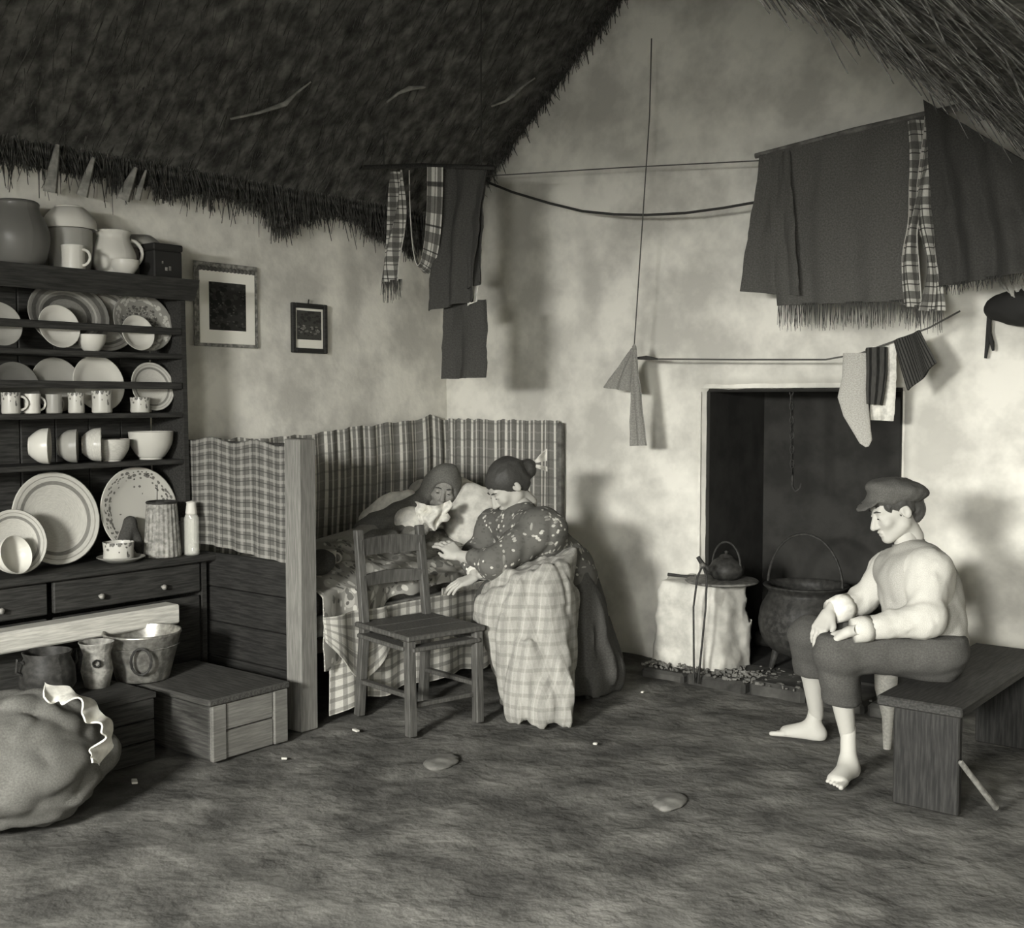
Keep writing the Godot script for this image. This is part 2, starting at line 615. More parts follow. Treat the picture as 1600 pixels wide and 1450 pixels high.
# ---------------------------------------------------------------- the scene
func _ready() -> void:
	cam_basis = Basis.from_euler(Vector3(deg_to_rad(PITCH), deg_to_rad(YAW), 0.0))
	var cam := Camera3D.new()
	cam.name = "camera"
	cam.transform = Transform3D(cam_basis, CAM)
	cam.fov = rad_to_deg(2.0 * atan(725.0 / FOCAL))
	cam.near = 0.05
	cam.current = true
	add_child(cam)
	var env := Environment.new()
	env.background_mode = Environment.BG_COLOR
	env.background_color = Color(0.75, 0.76, 0.75)
	env.background_energy_multiplier = 1.0
	env.tonemap_mode = Environment.TONE_MAPPER_LINEAR
	env.tonemap_exposure = 1.1
	env.sdfgi_enabled = true
	env.ssao_enabled = true
	env.ssil_enabled = true
	var we := WorldEnvironment.new()
	we.name = "surroundings"
	we.environment = env
	add_child(we)
	# daylight: the bright sky that stands before the small window in the wall behind the camera
	sky_light("window_daylight", Vector3(3.9, 2.62, 9.0), Vector3(3.0, 1.9, 7.4), Vector2(3.2, 1.5), 660.0)
	# added soft fill lamp outside an unseen half-door, lifting the shadows
	sky_light("doorway_fill", Vector3(5.2, 1.62, 7.8), Vector3(4.0, 1.55, 3.0), Vector2(0.95, 0.9), 15.0)

	rng.seed = 7
	noise.seed = 4
	noise.frequency = 1.0
	fine.seed = 9
	fine.frequency = 6.0
	make_materials()
	build_shell()
	build_thatch()
	build_hearth()
	build_dresser()
	build_china()
	build_floor_goods()
	build_bed()
	build_chair()
	build_hangings()
	build_pictures()
	build_boy()
	build_old_woman()
	build_woman()
	for o in find_children("*", "GeometryInstance3D", true, false):
		o.cast_shadow = GeometryInstance3D.SHADOW_CASTING_SETTING_ON

func sky_light(called: String, at: Vector3, aim: Vector3, size: Vector2, energy: float) -> void:
	var l := AreaLight3D.new()
	l.name = called
	l.area_size = size
	l.light_energy = energy
	l.light_color = Color(1.0, 0.995, 0.975)
	l.shadow_enabled = true
	l.area_range = 20.0
	l.area_attenuation = 2.0
	l.transform = Transform3D(Basis.looking_at(aim - at), at)
	add_child(l)

# ---------------------------------------------------------------- walls, floor, roof
func roof_y(x: float) -> float:
	if x < 1.88:
		return 2.60 + 0.9 * x
	if x < 3.9:
		return 4.292 - 0.9 * (x - 1.88)
	return 2.474 - 0.13 * (x - 3.9)
func build_shell() -> void:
	# beaten earth floor with hollows
	var g := Geo.new()
	var nu := 130
	var nv := 130
	var p := PackedVector3Array()
	for b in nv:
		for a in nu:
			var x := -0.3 + 6.9 * a / (nu - 1.0)
			var z := -0.8 + 8.6 * b / (nv - 1.0)
			var y := -0.012 + 0.012 * noise.get_noise_2d(x * 1.3, z * 1.3) + 0.008 * noise.get_noise_2d(x * 5.0 + 9.0, z * 5.0)
			p.append(Vector3(x, minf(y, 0.0), z))
	g.grid(p, nu, nv)
	g.span(Vector3(-0.3, -0.3, -0.8), Vector3(6.6, -0.05, 7.8), 0.0)
	struct("floor", g, M.earth, "uneven beaten earth floor of the cottage", "floor")
	# long wall behind the dresser and bed
	g = Geo.new()
	g.span(Vector3(-0.6, -0.3, -0.8), Vector3(-0.03, 2.75, 7.8), 0.0)
	nu = 120
	nv = 60
	p = PackedVector3Array()
	for b in nv:
		for a in nu:
			var z := -0.04 + 7.6 * a / (nu - 1.0)
			var y := -0.06 + 2.8 * b / (nv - 1.0)
			p.append(Vector3(-0.012 + 0.012 * noise.get_noise_2d(z * 2.0, y * 2.0 + 30.0) + 0.004 * noise.get_noise_2d(z * 9.0, y * 9.0), y, z))
	g.grid(p, nu, nv)
	struct("wall_left", g, M.wash, "rough limewashed long wall behind dresser and bed", "wall")
	# hearth gable: thick masonry with the fireplace opening
	g = Geo.new()
	var x0 := 1.93
	var x1 := 3.02
	var top := 1.545
	for r in [[Vector3(-0.6, -0.3, -0.8), Vector3(x0 - 0.03, top, -0.02)], [Vector3(x1 + 0.03, -0.3, -0.8), Vector3(6.6, top, -0.02)], [Vector3(-0.6, top + 0.02, -0.8), Vector3(6.6, 4.6, -0.02)]]:
		g.span(r[0], r[1], 0.0)
	# plaster skin, with the jambs and lintel rounded into the opening
	var xs := []
	var ys := []
	for k in 70:
		xs.append(lerpf(-0.05, x0, k / 70.0))
	for k in 38:
		xs.append(lerpf(x0, x1, k / 38.0))
	for k in 81:
		xs.append(lerpf(x1, 6.4, k / 80.0))
	for k in 54:
		ys.append(lerpf(-0.06, top, k / 54.0))
	for k in 61:
		ys.append(lerpf(top, 4.5, k / 60.0))
	var id := {}
	for b in ys.size():
		for a in xs.size():
			var x: float = xs[a]
			var y: float = ys[b]
			if x > x0 + 0.001 and x < x1 - 0.001 and y < top - 0.001:
				continue
			var dx := maxf(maxf(x0 - x, x - x1), 0.0)
			var dy := maxf(y - top, 0.0)
			var e := Vector2(dx, dy).length()
			var z := 0.010 * noise.get_noise_2d(x * 2.2, y * 2.2) + 0.006 * noise.get_noise_2d(x * 7.0 + 40.0, y * 7.0) - 0.004
			if e < 0.07:
				z -= 0.085 * pow(1.0 - e / 0.07, 2.0)
			id[Vector2i(a, b)] = g.vert(Vector3(x, y, z), Vector2(x, y))
	for b in ys.size() - 1:
		for a in xs.size() - 1:
			var x: float = (xs[a] + xs[a + 1]) * 0.5
			var y: float = (ys[b] + ys[b + 1]) * 0.5
			if x > x0 and x < x1 and y < top:
				continue
			var q := [id[Vector2i(a, b)], id[Vector2i(a + 1, b)], id[Vector2i(a + 1, b + 1)], id[Vector2i(a, b + 1)]]
			g.tri(q[0], q[2], q[1])
			g.tri(q[0], q[3], q[2])
	var gable := struct("wall_back", g, M.wash, "limewashed hearth gable with a dark fireplace opening", "wall")
	# sooted inside of the chimney breast
	g = Geo.new()
	g.span(Vector3(x0 - 0.06, -0.05, -0.82), Vector3(x1 + 0.06, 2.7, -0.75), 0.0)
	g.span(Vector3(x0 - 0.08, -0.05, -0.78), Vector3(x0 + 0.0, top + 0.3, -0.06), 0.01)
	g.span(Vector3(x1 - 0.0, -0.05, -0.78), Vector3(x1 + 0.08, top + 0.3, -0.06), 0.01)
	g.span(Vector3(x0 - 0.06, top, -0.3), Vector3(x1 + 0.06, top + 0.1, -0.06), 0.01)
	g.span(Vector3(x0 - 0.06, 2.2, -0.8), Vector3(x1 + 0.06, 2.3, -0.2), 0.0)
	part(gable, "fireplace_recess", g, M.soot, "soot-blackened inside of the open hearth")
	# dark daub band at the foot of the gable
	g = Geo.new()
	for k in 14:
		var a := 3.06 + k * 0.24
		var h := 0.17 + 0.03 * noise.get_noise_1d(k * 3.1)
		g.span(Vector3(a, -0.03, -0.02), Vector3(a + 0.242, h, 0.03 + 0.008 * noise.get_noise_1d(k * 7.7)), 0.012)
	struct("baseboard_back", g, M.mud, "dark earthy band along the foot of the hearth gable", "baseboard")
	# the wall behind the camera with one small window
	g = Geo.new()
	g.span(Vector3(-0.6, -0.3, 7.4), Vector3(2.85, 4.6, 7.6), 0.0)
	g.span(Vector3(3.7, -0.3, 7.4), Vector3(4.7, 4.6, 7.6), 0.0)
	g.span(Vector3(5.7, -0.3, 7.4), Vector3(6.7, 4.6, 7.6), 0.0)
	g.span(Vector3(2.85, -0.3, 7.4), Vector3(3.7, 1.55, 7.6), 0.0)
	g.span(Vector3(2.85, 2.2, 7.4), Vector3(3.7, 4.6, 7.6), 0.0)
	g.span(Vector3(4.7, 2.0, 7.4), Vector3(5.7, 4.6, 7.6), 0.0)
	struct("wall_near", g, M.wash, "limewashed wall with one small window and an added half-door", "wall")
	g = Geo.new()
	for r in [[2.85, 2.89, 1.55, 2.2], [3.66, 3.7, 1.55, 2.2], [2.85, 3.7, 1.55, 1.59], [2.85, 3.7, 2.16, 2.2]]:
		g.span(Vector3(r[0], r[2], 7.46), Vector3(r[1], r[3], 7.54), 0.004)
	struct("window_1", g, M.dark_wood, "small dark window frame in the cross wall", "window")
	# the side wall, and an added half-door kept shut to darken the near floor
	g = Geo.new()
	g.span(Vector3(6.4, -0.3, -0.8), Vector3(6.7, 2.9, 7.8), 0.0)
	struct("wall_right", g, M.wash, "plain limewashed wall of the lean-to side", "wall")
	var d := Geo.new()
	d.span(Vector3(4.7, 0.02, 7.48), Vector3(5.7, 1.1, 7.53), 0.004)
	struct("door_1", d, M.dark_wood, "closed lower half of an added wooden half-door", "door")

func build_thatch() -> void:
	var g := Geo.new()
	var poly := PackedVector2Array([Vector2(-0.7, 1.97), Vector2(1.88, 4.292), Vector2(3.9, 2.474), Vector2(6.8, 2.097), Vector2(6.8, 2.5), Vector2(4.0, 2.9), Vector2(1.88, 4.75), Vector2(-0.7, 2.45)])
	g.slab(poly, -0.8, 7.8)
	var roof := struct("ceiling", g, M.thatch, "dark smoke-blackened underside of the straw thatch", "ceiling")
	# loose straw hanging from the underside
	g = Geo.new()
	for k in 9000:
		var x := rng.randf_range(0.0, 1.6) if k < 6500 else rng.randf_range(2.9, 4.3)
		var z := rng.randf_range(-0.02, 3.9)
		var s := 1.0 if x < 1.88 else -1.0
		var a := Vector3(x, roof_y(x) + 0.03, z)
		var dir := Vector3(-0.74 * s, -0.67, 0.0) + Vector3(rng.randfn(0, 0.12), rng.randf_range(-0.32, 0.06), rng.randfn(0, 0.16))
		var b := a + dir.normalized() * rng.randf_range(0.12, 0.3)
		if b.x < 0.012:
			b.x = 0.012 + rng.randf() * 0.03
		if b.z < 0.01:
			b.z = 0.012
		strand(g, a, b, rng.randf_range(0.002, 0.005))
	# the ragged eave along the long wall, in tufts
	for k in 2600:
		var z := rng.randf_range(0.0, 3.4)
		var tuft := noise.get_noise_1d(z * 4.2) * 0.5 + noise.get_noise_1d(z * 11.0 + 50.0) * 0.4
		var drop := 0.05 + maxf(0.0, tuft) * 0.22 + rng.randf() * 0.04 + 0.15 * exp(-pow((z - 1.45) / 0.09, 2.0)) + 0.10 * smoothstep(0.95, 0.6, z)
		var a := Vector3(rng.randf_range(0.03, 0.1), 2.70, z)
		strand(g, a, a + Vector3(rng.randf_range(-0.02, 0.05), -0.06 - drop, rng.randfn(0, 0.03)), rng.randf_range(0.003, 0.006))
	# and along the gable
	for k in 1500:
		var x := rng.randf_range(0.0, 1.9)
		var a := Vector3(x, roof_y(x) + 0.04, rng.randf_range(0.015, 0.1))
		strand(g, a, a + Vector3(rng.randfn(-0.03, 0.05), -0.06 - rng.randf() * 0.10, rng.randf() * 0.02), rng.randf_range(0.003, 0.006))
	part(roof, "straw", g, M.straw, "loose dark straw hanging from the thatch", "stuff")
	# crooked roof rods whose knots catch the light
	for w in [[[360, 186], [405, 176], [446, 162], [462, 146], [486, 128]], [[768, 166], [790, 158], [802, 148], [818, 134], [836, 122]], [[604, 160], [622, 146], [640, 138], [664, 136]]]:
		var pts := []
		for q in w:
			var c := deep(q[0], q[1], 4.0)
			# carry the ray on to the roof plane
			var r := ray(q[0], q[1])
			var t := (2.60 + 0.9 * CAM.x - CAM.y) / (r.y - 0.9 * r.x)
			c = CAM + r * (t - 0.16)
			pts.append(c)
		g = Geo.new()
		g.tube(pts, [0.006, 0.008, 0.014, 0.007, 0.004], 7)
		part(roof, "roof_rod", g, M.stick)
	# pale sticks pushed in under the thatch above the dresser
	for w in [[78, 300, 90, 226, 0.03, "thick pale stick above the dark crock"], [128, 306, 146, 246, 0.026, "pale pointed stick above the upturned bowl"], [192, 312, 212, 262, 0.03, "stout pale stick beside a thinner one"], [214, 312, 228, 266, 0.016, "thinnest pale stick"]]:
		var a := on_x(w[0], w[1], 0.10)
		var b := on_x(w[2], w[3], 0.14)
		g = Geo.new()
		g.tube([a, a.lerp(b, 0.5) + Vector3(0.008, 0, 0.006), b], [w[4] * 1.1, w[4] * 0.8, w[4] * 0.35], 7)
		solid("thatch_stick", w[5] + " pushed in under the thatch above the dresser", "stick", g, M.stick, a, "sticks under the thatch")
func strand(g: Geo, a: Vector3, b: Vector3, r: float) -> void:
	var d := (b - a).normalized()
	var x := d.cross(Vector3(0.31, 0.2, 0.92)).normalized() * r
	var z := x.cross(d)
	var n := g.v.size()
	for k in 3:
		var o := x * cos(TAU * k / 3.0) + z * sin(TAU * k / 3.0)
		g.vert(a + o)
		g.vert(b + o * 0.4)
	for k in 3:
		var m := (k + 1) % 3
		g.tri(n + 2 * k, n + 2 * k + 1, n + 2 * m)
		g.tri(n + 2 * m, n + 2 * k + 1, n + 2 * m + 1)

# ---------------------------------------------------------------- hearth
func build_hearth() -> void:
	# hearthstones
	var g: Geo
	var h := thing("hearthstone", "low row of worn flat stones before the fire", "hearth", Vector3(2.5, 0, 0.25))
	var xs := [1.78, 2.06, 2.42, 2.74, 3.05, 3.24]
	for k in 5:
		g = Geo.new()
		g.span(Vector3(xs[k] + 0.008, -0.03, 0.02), Vector3(xs[k + 1] - 0.008, 0.035 + 0.012 * (k % 3), 0.42 + 0.05 * noise.get_noise_1d(k * 5.0)), 0.018)
		part(h, "stone", g, M.mud)
	g = Geo.new()
	for k in 2:
		g.span(Vector3(1.95 + k * 0.55, -0.04, -0.74), Vector3(2.48 + k * 0.53, 0.04, 0.015), 0.015)
	part(h, "hearth_floor", g, M.soot)
	# ash and turf embers
	g = Geo.new()
	for k in 420:
		var c := Vector3(rng.randfn(2.2, 0.35), 0.05, rng.randfn(0.28, 0.1))
		c.x = clampf(c.x, 1.8, 3.2)
		c.z = clampf(c.z, 0.05, 0.42)
		var r := rng.randf_range(0.004, 0.013)
		g.box(Transform3D(Basis.from_euler(Vector3(rng.randf() * 6, rng.randf() * 6, 0)), c + Vector3(0, r * 0.4, 0)), Vector3(r * 2, r, r * 1.5), 0.002)
	var ash := solid("ash", "scattered grey ash and crumbs on the hearthstones", "ash", g, M.stone, Vector3(2.3, 0.05, 0.28))
	ash.set_meta("kind", "stuff")
	# hob beside the fire, whitewashed and scuffed
	var f := Field.new(Vector3(1.6, -0.05, -0.06), Vector3(2.34, 0.68, 0.5), 0.02)
	f.cap(Vector3(1.95, 0.25, 0.1), Vector3(1.97, 0.25, 0.1), 0.6, 0.6, 0.0)
	f.plane(Vector3(1.69, 0, 0), Vector3(-1, 0.12, 0.25).normalized(), 0.04)
	f.plane(Vector3(2.26, 0, 0), Vector3(1, 0.08, 0.15).normalized(), 0.04)
	f.plane(Vector3(0, 0, 0.30), Vector3(0, 0.06, 1).normalized(), 0.05)
	f.plane(Vector3(0, 0.505, 0), Vector3.UP, 0.03)
	f.plane(Vector3(0, 0.0, 0), Vector3.DOWN, 0.005)
	f.plane(Vector3(0, 0, 0.006), Vector3.FORWARD, 0.005)
	f.ripple(fine, 0.03)
	g = Geo.new()
	f.into(g)
	solid("hob", "rough pale whitewashed hob block beside the fire", "hob", g, M.hob, Vector3(2.0, 0, 0.12))
	# flat iron griddle lying across the hob
	var c := Vector3(2.14, 0.53, 0.16)
	var gr := thing("griddle", "flat round iron griddle lying on the hob", "griddle", c)
	g = Geo.new()
	g.lathe(Transform3D(Basis(), c - Vector3(0, 0.02, 0)), [Vector2(0.001, 0), Vector2(0.19, 0), Vector2(0.2, 0.008), Vector2(0.19, 0.016), Vector2(0.001, 0.014)], 30)
	part(gr, "plate", g, M.iron_pale)
	g = Geo.new()
	g.tube([c + Vector3(-0.17, -0.008, 0.0), c + Vector3(-0.24, -0.006, 0.03), c + Vector3(-0.31, -0.002, 0.05)], [0.009, 0.008, 0.01], 7)
	part(gr, "handle", g, M.iron)
	# kettle on the griddle
	c = Vector3(2.15, 0.527, 0.13)
	var k_ := thing("kettle", "squat black iron kettle on the griddle", "kettle", c)
	g = Geo.new()
	g.lathe(Transform3D(Basis(), c), [Vector2(0.001, 0), Vector2(0.07, 0), Vector2(0.095, 0.03), Vector2(0.098, 0.06), Vector2(0.07, 0.1), Vector2(0.04, 0.115), Vector2(0.001, 0.12)], 24)
	part(k_, "body", g, M.iron)
	g = Geo.new()
	g.lathe(Transform3D(Basis(), c + Vector3(0, 0.118, 0)), [Vector2(0.042, 0), Vector2(0.03, 0.012), Vector2(0.008, 0.018), Vector2(0.012, 0.03), Vector2(0.001, 0.036)], 16)
	part(k_, "lid", g, M.iron)
	g = Geo.new()
	g.tube([c + Vector3(-0.08, 0.04, 0.02), c + Vector3(-0.13, 0.07, 0.03), c + Vector3(-0.155, 0.11, 0.04)], [0.02, 0.014, 0.011], 8)
	part(k_, "spout", g, M.iron)
	g = Geo.new()
	var arc := []
	for k in 13:
		var a := PI * k / 12.0
		arc.append(c + Vector3(cos(a) * 0.085, 0.07 + sin(a) * 0.13, 0))
	g.tube(arc, [0.006], 6)
	part(k_, "handle", g, M.iron)
	# tongs leaning on the hob
	var top := on_z(1098, 884, 0.40)
	var t := thing("fire_tongs", "long iron fire tongs leaning against the hob", "tongs", Vector3(top.x, 0, 0.46))
	for s in [-1.0, 1.0]:
		g = Geo.new()
		g.tube([top + Vector3(0.0, 0, 0), top + Vector3(s * 0.028, -0.06, 0.005), top + Vector3(s * 0.036, -0.22, 0.03), Vector3(top.x + s * 0.012, 0.012, 0.46)], [0.005, 0.006, 0.005, 0.006], 6)
		part(t, "arm", g, M.iron)
	g = Geo.new()
	g.lathe(Transform3D(Basis(), top - Vector3(0, 0.01, 0)), [Vector2(0.001, 0), Vector2(0.016, 0.006), Vector2(0.016, 0.018), Vector2(0.001, 0.026)], 10)
	part(t, "pivot", g, M.iron_pale)
	# three-legged pot with its bail up
	c = Vector3(2.52, 0.04, -0.08)
	var pot := thing("cooking_pot", "big round black iron pot with a raised bail in the hearth", "pot", c)
	g = Geo.new()
	var o := c + Vector3(0, 0.07, 0)
	g.lathe(Transform3D(Basis(), o), soft([Vector2(0.001, 0), Vector2(0.12, 0.01), Vector2(0.21, 0.07), Vector2(0.25, 0.17), Vector2(0.24, 0.27), Vector2(0.205, 0.335), Vector2(0.2, 0.36), Vector2(0.225, 0.385), Vector2(0.228, 0.395), Vector2(0.205, 0.395), Vector2(0.185, 0.36), Vector2(0.2, 0.28), Vector2(0.19, 0.1), Vector2(0.001, 0.05)]), 36)
	part(pot, "body", g, M.iron)
	for k in 3:
		g = Geo.new()
		var a := TAU * k / 3.0 + 0.5
		g.tube([o + Vector3(cos(a) * 0.15, 0.05, sin(a) * 0.15), o + Vector3(cos(a) * 0.18, -0.07, sin(a) * 0.18)], [0.022, 0.014], 7)
		part(pot, "leg", g, M.iron)
	g = Geo.new()
	arc = []
	for k in 17:
		var a := PI * k / 16.0
		arc.append(o + Vector3(-cos(a) * 0.215 , 0.38 + sin(a) * 0.29, 0.02))
	g.tube(arc, [0.007], 6)
	part(pot, "bail", g, M.iron)
	# chimney chain and hook
	var a0 := on_z(1236, 560, -0.08)
	var a1 := on_z(1238, 742, -0.08)
	var ch := thing("pot_chain", "iron chain and hook hanging above the pot in the fireplace", "chain", a1)
	var n := 16
	for k in n:
		g = Geo.new()
		var m := a0.lerp(a1, (k + 0.5) / n)
		var l := a0.distance_to(a1) / n * 0.62
		var ring := []
		for q in 9:
			var b := TAU * q / 8.0
			ring.append(m + Vector3(cos(b) * 0.011 if k % 2 == 0 else 0.0, sin(b) * l, 0.0 if k % 2 == 0 else cos(b) * 0.011))
		g.tube(ring, [0.0045], 5, 1.0, Vector3(0.5, 0.1, 0.7))
		part(ch, "link", g, M.iron)
	g = Geo.new()
	g.tube([a1, a1 + Vector3(0, -0.06, 0), a1 + Vector3(0.02, -0.09, 0), a1 + Vector3(0.045, -0.07, 0), a1 + Vector3(0.05, -0.045, 0)], [0.006, 0.007, 0.007, 0.006, 0.004], 6)
	part(ch, "hook", g, M.iron)
	# turf sods banked behind the pot
	for k in 6:
		g = Geo.new()
		var b := Vector3(2.12 + 0.15 * k, 0.04, -0.5 + 0.06 * (k % 2))
		g.box(Transform3D(Basis.from_euler(Vector3(0.1 * (k % 3), 0.5 * k, 0.0)), b + Vector3(0, 0.045, 0)), Vector3(0.2, 0.08, 0.09), 0.015)
		solid("turf_sod", "dark sod of turf banked behind the iron pot", "turf", g, M.mud, b, "turf sods in the hearth")

# ---------------------------------------------------------------- dresser
const WORKTOP := 0.742
const SHELF_C := 1.207
const SHELF_B := 1.438
const SHELF_A := 1.727
const SHELF_TOP := 2.09
func build_dresser() -> void:
	var z0 := 2.262
	var z1 := 3.95
	var d := thing("dresser", "tall dark wooden dresser with open shelves of crockery", "dresser", Vector3(0.22, 0, 3.1))
	var g := Geo.new()
	var outline := PackedVector2Array([Vector2(0.02, 0), Vector2(0.42, 0), Vector2(0.42, 0.72), Vector2(0.30, 0.78), Vector2(0.28, 2.03), Vector2(0.34, 2.075), Vector2(0.02, 2.075)])
	g.slab(outline, z0, z0 + 0.026)
	part(d, "side_panel", g, M.dark_wood)
	g = Geo.new()
	g.slab(outline, z1 - 0.035, z1)
	part(d, "side_panel", g, M.dark_wood)
	for k in 9:
		g = Geo.new()
		var a := z0 + 0.04 + k * 0.1745
		g.span(Vector3(0.014, 0.1, a), Vector3(0.03 + 0.003 * (k % 2), 2.07, a + 0.170), 0.004)
		part(d, "back_plank", g, M.dark_wood)
	for s in [[SHELF_C, 0.29], [SHELF_B, 0.29], [SHELF_A, 0.29]]:
		g = Geo.new()
		g.span(Vector3(0.034, s[0] - 0.024, z0 + 0.026), Vector3(s[1], s[0], z1 - 0.035), 0.004)
		part(d, "shelf", g, M.dark_wood)
	g = Geo.new()
	g.span(Vector3(0.02, SHELF_TOP - 0.022, z0 - 0.03), Vector3(0.33, SHELF_TOP, z1 + 0.03), 0.004)
	part(d, "top_board", g, M.dark_wood)
	g = Geo.new()
	g.slab(PackedVector2Array([Vector2(0.30, 1.99), Vector2(0.315, 1.99), Vector2(0.345, 2.05), Vector2(0.36, 2.09), Vector2(0.33, 2.09), Vector2(0.30, 2.06)]), z0 - 0.03, z1 + 0.03)
	part(d, "cornice", g, M.dark_wood)
	for y in [1.82, 1.553]:
		g = Geo.new()
		g.span(Vector3(0.272, y, z0 + 0.03), Vector3(0.292, y + 0.034, z1 - 0.03), 0.004)
		part(d, "plate_rail", g, M.dark_wood)
	g = Geo.new()
	g.span(Vector3(0.02, WORKTOP - 0.035, z0 - 0.035), Vector3(0.455, WORKTOP, z1 + 0.03), 0.006)
	part(d, "worktop", g, M.dark_wood)
	for k in 2:
		g = Geo.new()
		var a := z0 + 0.04 + k * 0.8
		g.span(Vector3(0.40, 0.56, a), Vector3(0.425, 0.70, a + 0.77), 0.005)
		var dr := part(d, "drawer", g, M.dark_wood)
		for e in [0.22, 0.55]:
			g = Geo.new()
			g.lathe(along(Vector3.RIGHT, Vector3(0.425, 0.61, a + e)), [Vector2(0.006, 0), Vector2(0.007, 0.012), Vector2(0.014, 0.02), Vector2(0.012, 0.028), Vector2(0.001, 0.031)], 12)
			part(dr, "knob", g, M.tin_dull)
		g = Geo.new()
		g.span(Vector3(0.40, 0.06, a), Vector3(0.42, 0.54, a + 0.77), 0.005)
		part(d, "door", g, M.dark_wood)

func lean_xf(u: float, v: float, x: float, r: float, shelf: float, lean: float, turn := 0.0) -> Transform3D:
	var q := on_x(u, v, x)
	var a := deg_to_rad(lean)
	var n := Vector3(cos(a), sin(a), 0.0).rotated(Vector3.UP, turn)
	return along(n, Vector3(x, shelf + r * cos(a) + 0.004, q.z), Vector3.UP)
func plate_profile(r: float) -> Array:
	return [Vector2(0.001, 0.004), Vector2(r * 0.3, 0.004), Vector2(r * 0.62, 0.006), Vector2(r * 0.72, 0.018), Vector2(r * 0.97, 0.03), Vector2(r, 0.029), Vector2(r * 0.97, 0.024), Vector2(r * 0.72, 0.01), Vector2(r * 0.55, -0.004), Vector2(r * 0.5, -0.002), Vector2(0.001, -0.002)]
func plate(u: float, v: float, x: float, r: float, shelf: float, lean: float, m: Material, label: String, oval := 1.0, called := "plate", category := "plate", group := "plates on the dresser") -> void:
	var xf := lean_xf(u, v, x, r, shelf, lean)
	var g := Geo.new()
	g.lathe(xf, plate_profile(r), 44, 0, 0.0, oval)
	solid(called, label, category, g, m, Vector3(x, shelf, xf.origin.z), group)
# rounds a turned profile
func soft(p: Array) -> Array:
	var out := []
	for k in p.size() - 1:
		var a: Vector2 = p[maxi(k - 1, 0)]
		var b: Vector2 = p[k]
		var c: Vector2 = p[k + 1]
		var d: Vector2 = p[mini(k + 2, p.size() - 1)]
		for j in 3:
			var q := b.cubic_interpolate(c, a, d, j / 3.0)
			out.append(Vector2(maxf(q.x, 0.001), q.y))
	out.append(p[-1])
	return out
func bowl_profile(r: float, h: float, foot := 0.5) -> Array:
	return soft([Vector2(0.001, h * 0.1), Vector2(r * 0.5, h * 0.16), Vector2(r * 0.84, h * 0.55), Vector2(r * 0.96, h * 0.985), Vector2(r, h), Vector2(r * 0.995, h * 0.96), Vector2(r * 0.93, h * 0.55), Vector2(r * 0.62, h * 0.12), Vector2(r * foot, h * 0.06), Vector2(r * foot, 0.0), Vector2(0.001, 0.0)])
func bowl(at: Vector3, r: float, h: float, m: Material, label: String, dir := Vector3.UP, called := "bowl", group := "bowls on the dresser") -> void:
	var g := Geo.new()
	g.lathe(along(dir, at, Vector3(0.2, 0.9, 0.3)), bowl_profile(r, h), 34)
	solid(called, label, "bowl", g, m, at, group)
func mug(at: Vector3, r: float, h: float, m: Material, label: String, turn: float, category := "mug", group := "mugs on the dresser shelf") -> void:
	var t := thing(category, label, category, at, group)
	var g := Geo.new()
	g.lathe(Transform3D(Basis(), at), [Vector2(0.001, 0), Vector2(r * 0.9, 0), Vector2(r, 0.006), Vector2(r * 0.96, h * 0.5), Vector2(r * 1.02, h), Vector2(r * 0.94, h), Vector2(r * 0.9, h * 0.5), Vector2(r * 0.9, 0.012), Vector2(0.001, 0.01)], 26)
	part(t, "body", g, m)
	g = Geo.new()
	var pts := []
	for k in 9:
		var a := -PI * 0.5 + PI * k / 8.0
		pts.append(at + Vector3(r * 0.95 + cos(a) * r * 0.75, h * 0.5 + sin(a) * h * 0.32, 0).rotated(Vector3.UP, 0.0))
	for k in pts.size():
		pts[k] = at + (pts[k] - at).rotated(Vector3.UP, turn)
	g.tube(pts, [h * 0.06], 6)
	part(t, "handle", g, m)

